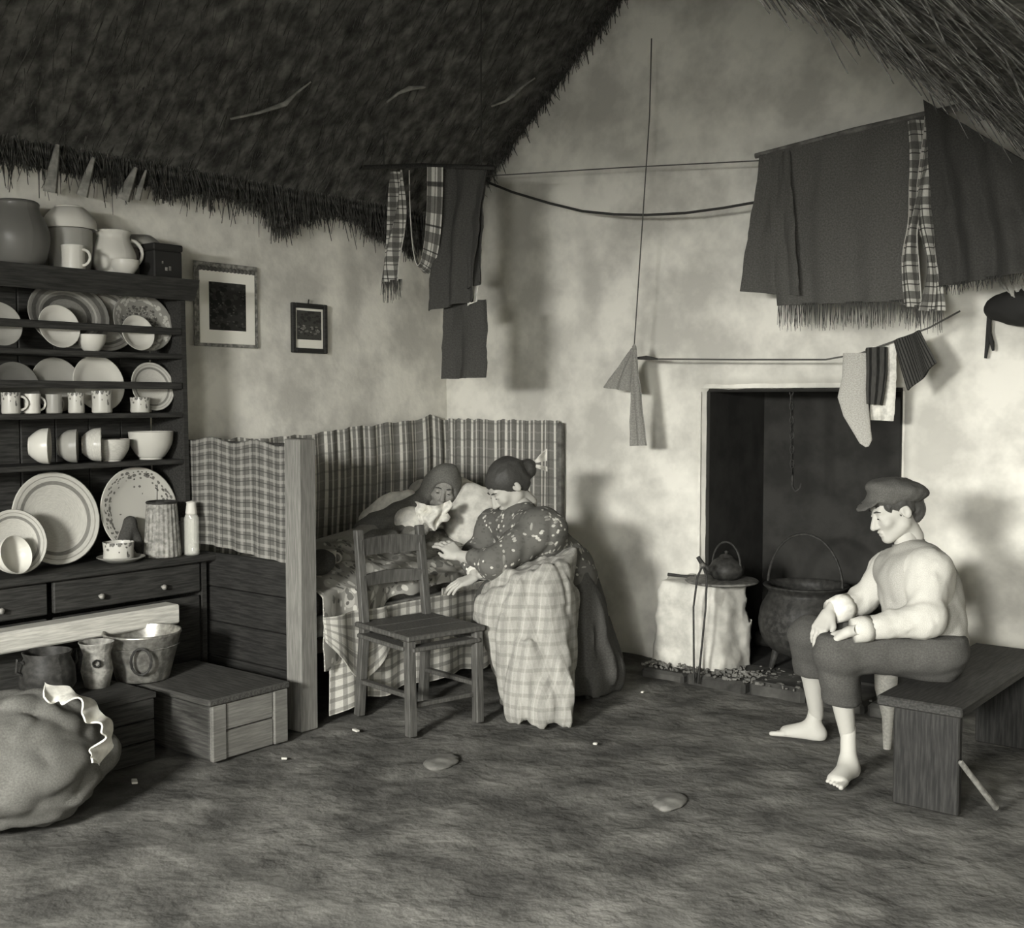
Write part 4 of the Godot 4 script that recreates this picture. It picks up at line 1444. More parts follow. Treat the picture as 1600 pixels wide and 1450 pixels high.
	mug(where, 0.035, 0.08, M.china, "white mug set on the quilt beside the dark bundle", 1.0, "cup", "")

# ---------------------------------------------------------------- chair
func build_chair() -> void:
	var centre := Vector3(1.455, 0, 1.835)
	var fwd := Vector3(0.975, 0, 0.22).normalized()
	var xf := Transform3D(Basis(fwd.cross(Vector3.UP).normalized() * -1.0, Vector3.UP, fwd), centre)
	# local: z forward, x sideways
	var t := thing("kitchen_chair", "dark wooden plank-seated chair standing at the bedside", "chair", centre)
	var g: Geo
	var hw := 0.187
	for s in [-1.0, 1.0]:
		g = Geo.new()
		g.bar(xf * Vector3(s * hw, 0.0, 0.215), xf * Vector3(s * hw, 0.43, 0.205), 0.042, 0.042, xf.basis.z)
		part(t, "leg", g, M.chair_wood)
		g = Geo.new()
		g.bar(xf * Vector3(s * hw * 0.98, 0.0, -0.235), xf * Vector3(s * hw * 0.95, 0.44, -0.19), 0.04, 0.042, xf.basis.z)
		part(t, "leg", g, M.chair_wood)
		g = Geo.new()
		g.bar(xf * Vector3(s * hw * 0.95, 0.43, -0.19), xf * Vector3(s * hw * 0.93, 0.885, -0.25), 0.04, 0.036, xf.basis.z)
		part(t, "back_post", g, M.chair_wood)
		g = Geo.new()
		g.bar(xf * Vector3(s * hw, 0.18, 0.2), xf * Vector3(s * hw, 0.17, -0.21), 0.035, 0.02, Vector3.UP)
		part(t, "stretcher", g, M.chair_wood)
		g = Geo.new()
		g.bar(xf * Vector3(s * hw, 0.395, 0.2), xf * Vector3(s * hw, 0.395, -0.19), 0.07, 0.02, Vector3.UP)
		part(t, "apron_rail", g, M.chair_wood)
	for z in [0.2, -0.19]:
		g = Geo.new()
		g.bar(xf * Vector3(-hw, 0.39, z), xf * Vector3(hw, 0.39, z), 0.02, 0.075, xf.basis.z)
		part(t, "apron_rail", g, M.chair_wood)
	g = Geo.new()
	g.bar(xf * Vector3(-hw, 0.13, 0.19), xf * Vector3(hw, 0.13, 0.19), 0.02, 0.035, xf.basis.z)
	part(t, "stretcher", g, M.chair_wood)
	for k in 3:
		g = Geo.new()
		g.box(xf * Transform3D(Basis(), Vector3(0, 0.442, -0.148 + k * 0.154)), Vector3(0.43, 0.024, 0.152), 0.006)
		part(t, "seat_plank", g, M.chair_wood)
	for w in [[0.80, 0.075, -0.236], [0.645, 0.05, -0.217]]:
		g = Geo.new()
		var pts := PackedVector3Array()
		g.cloth(func(s: float, d: float) -> Vector3:
			return xf * Vector3(lerpf(-hw * 0.95, hw * 0.95, s), w[0] + w[1] * (0.5 - d) + 0.012 * sin(PI * s) * (1.0 - d), w[2] - 0.03 * sin(PI * s)), 14, 3, Vector2.ONE, 0.018)
		part(t, "back_rail", g, M.chair_wood)

# ---------------------------------------------------------------- clothes lines, cloths, pictures
func fringe(g: Geo, a: Vector3, b: Vector3, n: int, l0: float, l1: float, r := 0.0025) -> void:
	for k in n:
		var p := a.lerp(b, (k + rng.randf() * 0.6) / n) + Vector3(0, 0.01, rng.randf_range(-0.006, 0.006))
		strand(g, p, p + Vector3(rng.randfn(0, 0.006), -rng.randf_range(l0, l1), rng.randfn(0, 0.006)), r)
# a hung cloth between four picture corners on a plane z, with soft upright folds
func hung(g: Geo, tl: Vector3, tr_: Vector3, bl: Vector3, br: Vector3, folds: float, amp: float, uvs := Vector2.ONE, nu := 40, nv := 22, sd := 0.0) -> void:
	g.cloth(func(s: float, t: float) -> Vector3:
		var p := tl.lerp(tr_, s).lerp(bl.lerp(br, s), t)
		p.z += amp * sin(s * folds * TAU + sd + 0.8 * sin(t * 3.0 + sd)) * (0.35 + 0.65 * t) + amp * 0.8 * noise.get_noise_2d(s * 4.0 + sd, t * 3.0)
		return p, nu, nv, uvs, 0.006)

func build_hangings() -> void:
	var g: Geo
	# pole with its shawls
	var pa := on_z(1186, 243, 0.3)
	var pb := on_z(1506, 168, 0.3)
	g = Geo.new()
	g.tube([pa + Vector3(-0.02, 0, 0), pa.lerp(pb, 0.5) + Vector3(0, 0.012, 0), pb + Vector3(0.05, 0.01, 0)], [0.014, 0.017, 0.018], 8)
	solid("clothes_pole", "rough wooden clothes pole under the roof before the gable", "pole", g, M.mid_wood, pa)
	var sh := thing("shawl", "large dark fringed shawl folded over the clothes pole", "shawl", on_z(1320, 240, 0.3), "shawls on the clothes pole")
	g = Geo.new()
	hung(g, on_z(1200, 240, 0.325), on_z(1448, 180, 0.325), on_z(1216, 478, 0.36), on_z(1432, 470, 0.36), 3.0, 0.022, Vector2.ONE, 50, 26)
	part(sh, "front_fall", g, M.shawl)
	g = Geo.new()
	hung(g, on_z(1193, 241, 0.275), on_z(1446, 180, 0.275), on_z(1190, 430, 0.22), on_z(1430, 420, 0.22), 2.0, 0.02)
	part(sh, "back_fall", g, M.shawl)
	g = Geo.new()
	hung(g, on_z(1190, 243, 0.335), on_z(1236, 236, 0.345), on_z(1160, 456, 0.40), on_z(1252, 462, 0.385), 1.0, 0.03, Vector2.ONE, 24, 22, 1.2)
	part(sh, "corner_fold", g, M.shawl)
	g = Geo.new()
	fringe(g, on_z(1216, 478, 0.36), on_z(1400, 472, 0.36), 170, 0.09, 0.14)
	fringe(g, on_z(1400, 472, 0.36), on_z(1432, 468, 0.36), 30, 0.03, 0.08)
	part(sh, "fringe", g, M.shawl, "long thread fringe", "stuff")
	sh = thing("shawl", "blackish shawl hanging from the thatch beside the checked scarf", "shawl", on_z(1540, 220, 0.5), "shawls on the clothes pole")
	g = Geo.new()
	hung(g, Vector3(3.28, 2.86, 0.42), Vector3(3.82, 2.46, 0.62), on_z(1472, 448, 0.46), on_z(1640, 420, 0.64), 3.0, 0.03, Vector2.ONE, 44, 24, 2.0)
	part(sh, "cloth_fall", g, M.shawl_dark)
	g = Geo.new()
	fringe(g, on_z(1472, 448, 0.46), on_z(1640, 420, 0.64), 120, 0.01, 0.06)
	part(sh, "fringe", g, M.shawl_dark, "short ragged fringe", "stuff")
	# tartan scarf on the pole
	var sc := thing("checked_scarf", "long narrow checked scarf knotted over the clothes pole", "scarf", on_z(1445, 190, 0.4), "checked scarves")
	for w in [[1420, 1462, 190, 1408, 1440, 480, 0.41, 0.0], [1440, 1474, 184, 1432, 1474, 486, 0.43, 1.7]]:
		g = Geo.new()
		var a := on_z(w[0], w[2], 0.36)
		var b := on_z(w[1], w[2] - 6, 0.36)
		var c := on_z(w[3], w[5], w[6])
		var d := on_z(w[4], w[5], w[6])
		g.cloth(func(s: float, t: float) -> Vector3:
			var pinch := 1.0 - 0.55 * exp(-pow((t - 0.55 - 0.12 * w[7]) / 0.16, 2.0))
			var m := a.lerp(b, 0.5).lerp(c.lerp(d, 0.5), t)
			var e := (b - a).lerp(d - c, t) * (s - 0.5) * pinch
			return m + e + Vector3(0.02 * sin(t * 7.0 + w[7]), 0, 0.02 * sin(s * 9.0 + t * 5.0 + w[7]) + 0.01 * s), 12, 30, Vector2(1.0, 5.0), 0.005)
		part(sc, "scarf_end", g, M.tartan)
		g = Geo.new()
		fringe(g, c, d, 36, 0.05, 0.12)
		part(sc, "fringe", g, M.shawl, "dark fringe", "stuff")
	# clothes lines from the thatch to the pole
	for w in [[[[760, 275, 0.2], [970, 262, 0.26], [1188, 251, 0.3]], 0.0035, "thin taut line from the thatch to the clothes pole", M.cord], [[[760, 284, 0.2], [800, 300, 0.21], [860, 318, 0.24], [910, 330, 0.26], [960, 335, 0.28], [1010, 336, 0.28], [1070, 333, 0.29], [1130, 325, 0.29], [1192, 314, 0.3]], 0.0075, "thick sagging rope from the thatch to the shawl", M.cord_dark]]:
		g = Geo.new()
		var pts := []
		for q in w[0]:
			pts.append(on_z(q[0], q[1], q[2]))
		g.tube(pts, [w[1]], 6)
		solid("clothes_line", w[2], "rope", g, w[3], pts[0], "lines across the gable")
	# drop cord, its knotted cloth, and the stocking line
	var knot := on_z(991, 540, 0.3)
	g = Geo.new()
	g.tube([on_z(1018, 60, 0.3), on_z(1015, 180, 0.3), on_z(1003, 360, 0.3), knot], [0.0035], 5)
	solid("drop_cord", "thin upright cord hanging from the roof before the gable", "cord", g, M.cord, knot)
	var kc := thing("knotted_cloth", "small grey cloth tied by its corner to the upright cord", "cloth", knot)
	g = Geo.new()
	g.lathe(Transform3D(Basis(), knot - Vector3(0, 0.04, 0)), [Vector2(0.004, 0), Vector2(0.014, 0.014), Vector2(0.012, 0.034), Vector2(0.004, 0.05)], 10)
	part(kc, "knot", g, M.grey_cloth)
	for w in [[[988, 545, 993, 545, 944, 606, 988, 612], 0.31, 0.0], [[988, 546, 995, 546, 986, 697, 1012, 696], 0.33, 1.0]]:
		g = Geo.new()
		var q: Array = w[0]
		hung(g, on_z(q[0], q[1], w[1]), on_z(q[2], q[3], w[1]), on_z(q[4], q[5], w[1]), on_z(q[6], q[7], w[1]), 2.0, 0.012, Vector2.ONE, 16, 16, w[2])
		part(kc, "tail", g, M.grey_cloth)
	g = Geo.new()
	var line := []
	for q in [[991, 560], [1030, 561], [1160, 562], [1290, 562], [1345, 552], [1400, 532], [1452, 512], [1500, 486]]:
		line.append(on_z(q[0], q[1], 0.3 if q[0] < 1480 else 0.2))
	g.tube(line, [0.0045], 5)
	solid("stocking_line", "thin line strung across the fireplace with drying stockings", "rope", g, M.cord, line[0], "lines across the gable")
	g = Geo.new()
	g.tube([on_z(993, 560, 0.302), on_z(1010, 559, 0.304), on_z(1028, 561, 0.302)], [0.006, 0.012, 0.005], 7)
	solid("line_knot", "thick loop knot on the stocking line", "knot", g, M.cord_dark, on_z(1010, 559, 0.302))
	# stockings and rags
	g = Geo.new()
	g.tube([on_z(1338, 552, 0.32), on_z(1337, 590, 0.325), on_z(1332, 620, 0.33), on_z(1338, 645, 0.34), on_z(1347, 672, 0.34), on_z(1353, 690, 0.34), on_z(1355, 698, 0.34)], [0.062, 0.064, 0.07, 0.062, 0.042, 0.03, 0.008], 16, 0.32)
	solid("stocking", "long pale knitted stocking hanging over the fireplace", "stocking", g, M.sock, on_z(1338, 552, 0.32), "stockings drying on the line")
	g = Geo.new()
	g.tube([on_z(1370, 543, 0.31), on_z(1370, 580, 0.325), on_z(1368, 610, 0.33), on_z(1366, 632, 0.33)], [0.05, 0.048, 0.044, 0.036], 16, 0.3)
	solid("stocking", "dark ribbed stocking top hanging beside the pale stocking", "stocking", g, M.ribbed, on_z(1370, 543, 0.31), "stockings drying on the line")
	g = Geo.new()
	g.tube([on_z(1357, 545, 0.28), on_z(1356, 600, 0.285), on_z(1354, 655, 0.29)], [0.014, 0.016, 0.012], 10, 0.5)
	solid("garter", "narrow dark garter hanging between the stockings", "garter", g, M.shawl_dark, on_z(1357, 545, 0.28))
	g = Geo.new()
	hung(g, on_z(1352, 546, 0.265), on_z(1402, 530, 0.265), on_z(1356, 656, 0.26), on_z(1396, 658, 0.26), 1.5, 0.01)
	solid("rag", "white rag hanging behind the ribbed stocking", "cloth", g, M.white_cloth, on_z(1380, 540, 0.26))
	g = Geo.new()
	g.cloth(func(s: float, t: float) -> Vector3:
		var a := on_z(1400, 532, 0.33).lerp(on_z(1440, 516, 0.33), s)
		var b := on_z(1422, 610, 0.35).lerp(on_z(1464, 568, 0.35), s)
		var p := a.lerp(b, t)
		p.z += 0.02 * sin(s * 8.0 + t)
		return p, 14, 12, Vector2(2, 1), 0.012)
	solid("wool_cap", "dark ribbed woollen cap pegged on the stocking line", "cap", g, M.ribbed, on_z(1430, 520, 0.33))
	# short pole slung under the roof beside the bed
	g = Geo.new()
	g.tube([on_z(560, 262, 1.03), on_z(660, 259, 1.03), on_z(772, 262, 1.03)], [0.012, 0.014, 0.012], 7)
	var slung := solid("slung_pole", "short dark pole slung under the thatch above the bed", "pole", g, M.dark_wood, on_z(660, 262, 1.03))
	for u in [600, 752]:
		g = Geo.new()
		var q := on_z(u, 262, 1.03)
		g.tube([q, Vector3(q.x, roof_y(q.x) + 0.02, q.z)], [0.004], 5)
		part(slung, "sling_cord", g, M.cord_dark)
	# dark coat hung in the corner
	var co := thing("coat", "long dark coat hanging in the corner above the bed", "coat", on_z(715, 290, 1.03))
	g = Geo.new()
	hung(g, on_z(684, 262, 1.00), on_z(760, 262, 1.00), on_z(672, 486, 1.08), on_z(738, 470, 1.08), 2.0, 0.025, Vector2.ONE, 30, 24)
	part(co, "coat_body", g, M.coat)
	g = Geo.new()
	hung(g, on_z(738, 290, 0.98), on_z(760, 280, 0.98), on_z(734, 452, 1.05), on_z(752, 440, 1.05), 1.0, 0.02, Vector2.ONE, 12, 20, 1.0)
	part(co, "sleeve", g, M.coat)
	g = Geo.new()
	hung(g, on_z(694, 470, 1.02), on_z(761, 468, 1.02), on_z(694, 592, 1.02), on_z(757, 590, 1.02), 1.5, 0.02, Vector2.ONE, 24, 16, 2.5)
	part(co, "coat_skirt", g, M.coat)
	g = Geo.new()
	hung(g, on_z(735, 440, 1.03), on_z(748, 444, 1.03), on_z(732, 478, 1.04), on_z(746, 470, 1.04), 1.0, 0.006, Vector2.ONE, 8, 8)
	part(co, "lining", g, M.white_cloth, "scrap of pale lining")
	# tartan scarf and its loop beside the coat
	sc = thing("checked_scarf", "checked scarf looped from the thatch beside the dark coat", "scarf", on_z(640, 290, 1.08), "checked scarves")
	g = Geo.new()
	var s0 := on_z(622, 268, 1.08)
	var s1 := on_z(612, 440, 1.12)
	g.cloth(func(s: float, t: float) -> Vector3:
		var w := lerpf(0.10, 0.15, t)
		return s0.lerp(s1, t) + Vector3((s - 0.5) * w, 0, 0.02 * sin(s * 8.0 + t * 6.0)) + Vector3(0.012 * sin(t * 6.0), 0, 0), 14, 26, Vector2(1.0, 4.0), 0.005)
	part(sc, "scarf_end", g, M.tartan)
	g = Geo.new()
	fringe(g, s1 + Vector3(-0.075, 0, 0), s1 + Vector3(0.075, 0, 0), 50, 0.06, 0.13)
	part(sc, "fringe", g, M.shawl, "dark fringe", "stuff")
	g = Geo.new()
	var l0 := on_z(642, 268, 1.10)
	var l1 := on_z(678, 268, 1.10)
	var lb := on_z(658, 420, 1.12)
	g.cloth(func(s: float, t: float) -> Vector3:
		var a := PI * t
		var cx := lerpf(l0.x, l1.x, 0.5)
		var hw := (l1.x - l0.x) * 0.5
		var p := Vector3(cx - cos(a) * hw * (1.1 - 0.1 * sin(a)), lerpf(l0.y, lb.y, pow(sin(a), 0.7)), 1.10)
		var inn := Vector3(cos(a) * 0.7, 0.4 * sin(a), 0.75).normalized()
		return p + inn * (s - 0.5) * 0.085, 10, 30, Vector2(0.8, 4.0), 0.005)
	part(sc, "scarf_loop", g, M.tartan)
	# headgear on the gable nail
	var hc := on_z(1580, 480, 0.09)
	var hg := thing("hanging_bag", "round dark bag hung on the gable with a loose strap", "bag", hc)
	var f := Field.new(Vector3(-0.2, -0.16, -0.1), Vector3(0.2, 0.16, 0.14), 0.012)
	f.ell(Vector3(0, 0, 0), Vector3(0.12, 0.075, 0.06), 0.02)
	f.ell(Vector3(0.05, 0.0, 0.01), Vector3(0.09, 0.09, 0.06), 0.04)
	f.ripple(fine, 0.012)
	g = Geo.new()
	f.into(g, Transform3D(Basis(), hc))
	part(hg, "pouch", g, M.black)
	g = Geo.new()
	g.cloth(func(s: float, t: float) -> Vector3:
		return on_z(lerpf(1556, 1600, s), lerpf(432, 446, s), 0.12).lerp(on_z(lerpf(1570, 1606, s), lerpf(452, 484, s), 0.155), t) + Vector3(0, 0, 0.008 * sin(s * 20.0)), 16, 8, Vector2(2, 1), 0.005)
	part(hg, "flap", g, M.sock, "pale striped flap")
	g = Geo.new()
	g.tube([on_z(1556, 470, 0.06), on_z(1546, 490, 0.05), on_z(1545, 520, 0.05), on_z(1540, 560, 0.05)], [0.009, 0.011, 0.013, 0.007], 7, 0.4)
	g.tube([on_z(1545, 518, 0.052), on_z(1550, 535, 0.05), on_z(1552, 548, 0.05)], [0.01, 0.011, 0.006], 7, 0.4)
	part(hg, "strap", g, M.black)

func build_pictures() -> void:
	# large unframed print on a white mount, corners of its old backing showing
	var a := on_x(303, 408, 0.012)
	var b := on_x(404, 546, 0.012)
	var zc := (a.z + b.z) * 0.5
	var yc := (a.y + b.y) * 0.5 + 0.005
	var w := a.z - b.z
	var h := a.y - b.y
	var t := thing("wall_print", "large dark print on a broad white mount on the long wall", "picture", Vector3(0.0, yc, zc))
	var g := Geo.new()
	g.span(Vector3(0.002, yc - h * 0.5, zc - w * 0.5), Vector3(0.01, yc + h * 0.5, zc + w * 0.5), 0.002)
	part(t, "backing", g, M.tin_dull)
	g = Geo.new()
	g.span(Vector3(0.01, yc - h * 0.46, zc - w * 0.44), Vector3(0.016, yc + h * 0.40, zc + w * 0.43), 0.002)
	part(t, "mount", g, M.paper)
	g = Geo.new()
	for k in 15:
		var z := zc + w * (-0.42 + 0.84 * k / 14.0)
		g.lathe(along(Vector3.RIGHT, Vector3(0.012, yc + h * 0.42, z)), [Vector2(0.001, 0.006), Vector2(0.012, 0.005), Vector2(0.015, 0.0)], 10)
	part(t, "scalloped_edge", g, M.stone)
	g = Geo.new()
	g.quad(Vector3(0.0175, yc - h * 0.30, zc + w * 0.29), Vector3(0.0175, yc - h * 0.30, zc - w * 0.29), Vector3(0.0175, yc + h * 0.27, zc - w * 0.29), Vector3(0.0175, yc + h * 0.27, zc + w * 0.29))
	unit_uv(g)
	part(t, "print", g, M.print_saint, "dark printed figure")
	# small framed picture
	a = on_x(456, 472, 0.02)
	b = on_x(512, 553, 0.02)
	zc = (a.z + b.z) * 0.5
	yc = (a.y + b.y) * 0.5
	w = a.z - b.z
	h = a.y - b.y
	t = thing("framed_picture", "small dark-framed picture with a pale inner edge on the long wall", "picture", Vector3(0.0, yc, zc))
	g = Geo.new()
	var e := 0.028
	for r in [[-0.5 * w, -0.5 * w + e, -0.5 * h, 0.5 * h], [0.5 * w - e, 0.5 * w, -0.5 * h, 0.5 * h], [-0.5 * w + e, 0.5 * w - e, -0.5 * h, -0.5 * h + e], [-0.5 * w + e, 0.5 * w - e, 0.5 * h - e, 0.5 * h]]:
		g.span(Vector3(0.002, yc + r[2], zc + r[0]), Vector3(0.026, yc + r[3], zc + r[1]), 0.005)
	part(t, "frame", g, M.dark_wood)
	g = Geo.new()
	g.span(Vector3(0.002, yc - 0.5 * h + e, zc - 0.5 * w + e), Vector3(0.012, yc + 0.5 * h - e, zc + 0.5 * w - e), 0.001)
	part(t, "mount", g, M.paper)
	g = Geo.new()
	var pw := 0.5 * w - e - 0.014
	g.quad(Vector3(0.0135, yc - 0.5 * h + e + 0.05, zc + pw), Vector3(0.0135, yc - 0.5 * h + e + 0.05, zc - pw), Vector3(0.0135, yc + 0.5 * h - e - 0.014, zc - pw), Vector3(0.0135, yc + 0.5 * h - e - 0.014, zc + pw))
	unit_uv(g)
	part(t, "print", g, M.print_group, "dim print of a group")
	g = Geo.new()
	g.tube([Vector3(0.004, yc + 0.5 * h - 0.01, zc), Vector3(0.012, yc + 0.5 * h + 0.025, zc)], [0.004], 6)
	part(t, "nail", g, M.iron)
func unit_uv(g: Geo) -> void:
	var hi := Vector2.ZERO
	for q in g.t:
		hi = hi.max(q)
	for k in g.t.size():
		g.t[k] = g.t[k] / hi

# ---------------------------------------------------------------- people
# head in its own axes: face towards -z, chin at y -0.115, crown at +0.115
func head_into(g: Geo, xf: Transform3D, old := 0.0) -> void:
	var f := Field.new(Vector3(-0.11, -0.22, -0.15), Vector3(0.11, 0.14, 0.13), 0.0042)
	f.ell(Vector3(0, 0.035, 0.018), Vector3(0.074, 0.084, 0.094), 0.02)
	f.ell(Vector3(0, -0.035, -0.028), Vector3(0.058, 0.072, 0.064), 0.03)
	f.cap(Vector3(-0.05, -0.055, 0.0), Vector3(-0.016, -0.095, -0.062), 0.018, 0.016, 0.03)
	f.cap(Vector3(0.05, -0.055, 0.0), Vector3(0.016, -0.095, -0.062), 0.018, 0.016, 0.03)
	f.ell(Vector3(0, -0.098, -0.07), Vector3(0.019, 0.016, 0.018), 0.02)
	f.cap(Vector3(-0.034, 0.024, -0.072), Vector3(0.034, 0.024, -0.072), 0.013, 0.013, 0.02)
	for s in [-1.0, 1.0]:
		f.ell(Vector3(s * 0.04, -0.022, -0.064), Vector3(0.024, 0.02, 0.02), 0.025)
		f.ell(Vector3(s * 0.031, 0.002, -0.098), Vector3(0.017, 0.013, 0.016), 0.012, Basis(), true)
		f.ell(Vector3(s * 0.031, 0.002, -0.078), Vector3(0.0135, 0.011, 0.0125), 0.004)
		f.ell(Vector3(s * 0.0775, -0.002, 0.012), Vector3(0.009, 0.031, 0.02), 0.008, Basis.from_euler(Vector3(-0.2, s * 0.3, 0)))
		f.ell(Vector3(s * 0.086, 0.0, 0.006), Vector3(0.006, 0.016, 0.009), 0.004, Basis(), true)
	f.cap(Vector3(0, 0.012, -0.086), Vector3(0, -0.034, -0.11), 0.0085, 0.0125, 0.012)
	f.ell(Vector3(-0.011, -0.038, -0.098), Vector3(0.009, 0.007, 0.009), 0.008)
	f.ell(Vector3(0.011, -0.038, -0.098), Vector3(0.009, 0.007, 0.009), 0.008)
	f.ell(Vector3(0, -0.062, -0.09), Vector3(0.022, 0.006, 0.008), 0.008)
	f.ell(Vector3(0, -0.075, -0.087), Vector3(0.019, 0.007, 0.008), 0.008)
	f.ell(Vector3(0, -0.0685, -0.099), Vector3(0.024, 0.0022, 0.008), 0.003, Basis(), true)
	f.cap(Vector3(0, -0.05, 0.015), Vector3(0, -0.13, 0.03), 0.048, 0.046, 0.03)
	if old > 0.0:
		f.ripple(fine, 0.004 * old, Vector3(4, 8, 4))
	f.into(g, xf)
func eyes(p: Node3D, xf: Transform3D) -> void:
	for s in [-1.0, 1.0]:
		var g := Geo.new()
		var q := xf * Vector3(s * 0.031, 0.0, -0.0902)
		g.tube([q - xf.basis.x * 0.009, q, q + xf.basis.x * 0.009], [0.0008, 0.0032, 0.0008], 8, 1.0, xf.basis.z)
		part(p, "eye", g, M.black)
		g = Geo.new()
		g.tube([xf * Vector3(s * 0.014, 0.026, -0.091), xf * Vector3(s * 0.032, 0.030, -0.0885), xf * Vector3(s * 0.048, 0.025, -0.0765)], [0.003, 0.004, 0.002], 6)
		part(p, "eyebrow", g, M.hair)
# hand: x along the fingers, y out of the back of the hand, thumb towards z * side
func hand_into(g: Geo, xf: Transform3D, side: float, curl: Array, size := 1.0) -> void:
	var f := Field.new(Vector3(-0.05, -0.11, -0.09), Vector3(0.21, 0.05, 0.09), 0.0034)
	f.cap(Vector3(-0.04, 0, 0), Vector3(0.01, 0, 0), 0.022, 0.022, 0.02)
	var zs := [0.03, 0.010, -0.011, -0.031]
	var ln := [[0.043, 0.026, 0.02], [0.047, 0.03, 0.021], [0.044, 0.027, 0.02], [0.034, 0.021, 0.018]]
	for k in 4:
		var z: float = zs[k] * side
		var a := Vector3(0.088 - 0.005 * absf(k - 1.0), 0.003, z)
		f.cap(Vector3(0.005, 0, z * 0.55), a, 0.0155, 0.0115, 0.014)
		f.cap(Vector3(0.03, -0.008, z * 0.7), a + Vector3(-0.02, -0.008, 0), 0.013, 0.01, 0.014)
		var ang := 0.0
		var dirz := (z / 0.03) * 0.06
		for j in 3:
			ang += curl[k] * [1.0, 1.1, 0.7][j]
			var b: Vector3 = a + Vector3(cos(ang), -sin(ang), dirz) * ln[k][j]
			f.cap(a, b, 0.0093 - 0.0007 * j, 0.0087 - 0.0008 * j, 0.004 if j else 0.008)
			a = b
	var t0 := Vector3(0.015, -0.004, 0.024 * side)
	var t1 := Vector3(0.05, -0.016, 0.046 * side)
	var t2 := Vector3(0.078, -0.022, 0.05 * side)
	var t3 := Vector3(0.1, -0.026, 0.046 * side)
	f.cap(t0, t1, 0.017, 0.0125, 0.015)
	f.cap(t1, t2, 0.0115, 0.01, 0.006)
	f.cap(t2, t3, 0.01, 0.008, 0.004)
	f.into(g, xf.scaled_local(Vector3.ONE * size))
func hand_xf(wrist: Vector3, tip: Vector3, back: Vector3) -> Transform3D:
	var x := (tip - wrist).normalized()
	var z := x.cross(back).normalized()
	return Transform3D(Basis(x, z.cross(x), z), wrist)
func foot_into(g: Geo, heel: Vector3, dir: Vector3, ankle: Vector3) -> void:
	# bare foot flat on the floor; heel on the ground, dir towards the toes
	var x := dir.normalized()
	var z := x.cross(Vector3.UP).normalized()
	var f := Field.new(Vector3(-0.06, -0.01, -0.07), Vector3(0.26, 0.2, 0.07), 0.0045)
	var an := Basis(x, Vector3.UP, z).inverse() * (ankle - heel)
	f.ell(Vector3(0.005, 0.03, 0), Vector3(0.034, 0.034, 0.03), 0.02)
	f.cap(an + Vector3(0, 0.07, 0), Vector3(0.03, 0.05, 0), 0.029, 0.033, 0.03)
	f.cap(Vector3(0.035, 0.05, 0), Vector3(0.15, 0.02, 0.004), 0.034, 0.021, 0.03)
	f.cap(Vector3(0.01, 0.02, 0.0), Vector3(0.15, 0.017, -0.022), 0.026, 0.018, 0.03)
	f.cap(Vector3(0.01, 0.02, 0.0), Vector3(0.14, 0.016, 0.026), 0.026, 0.017, 0.03)
	for k in 5:
		var q := -0.034 + 0.0165 * k
		var l := 0.205 - 0.010 * k
		f.cap(Vector3(0.15 - 0.004 * k, 0.016, q), Vector3(l, 0.011, q * 1.05), 0.0125 if k == 0 else 0.0095, 0.0105 if k == 0 else 0.0075, 0.005)
	f.plane(Vector3(0, 0.001, 0), Vector3.DOWN, 0.003)
	f.into(g, Transform3D(Basis(x, Vector3.UP, z), heel))

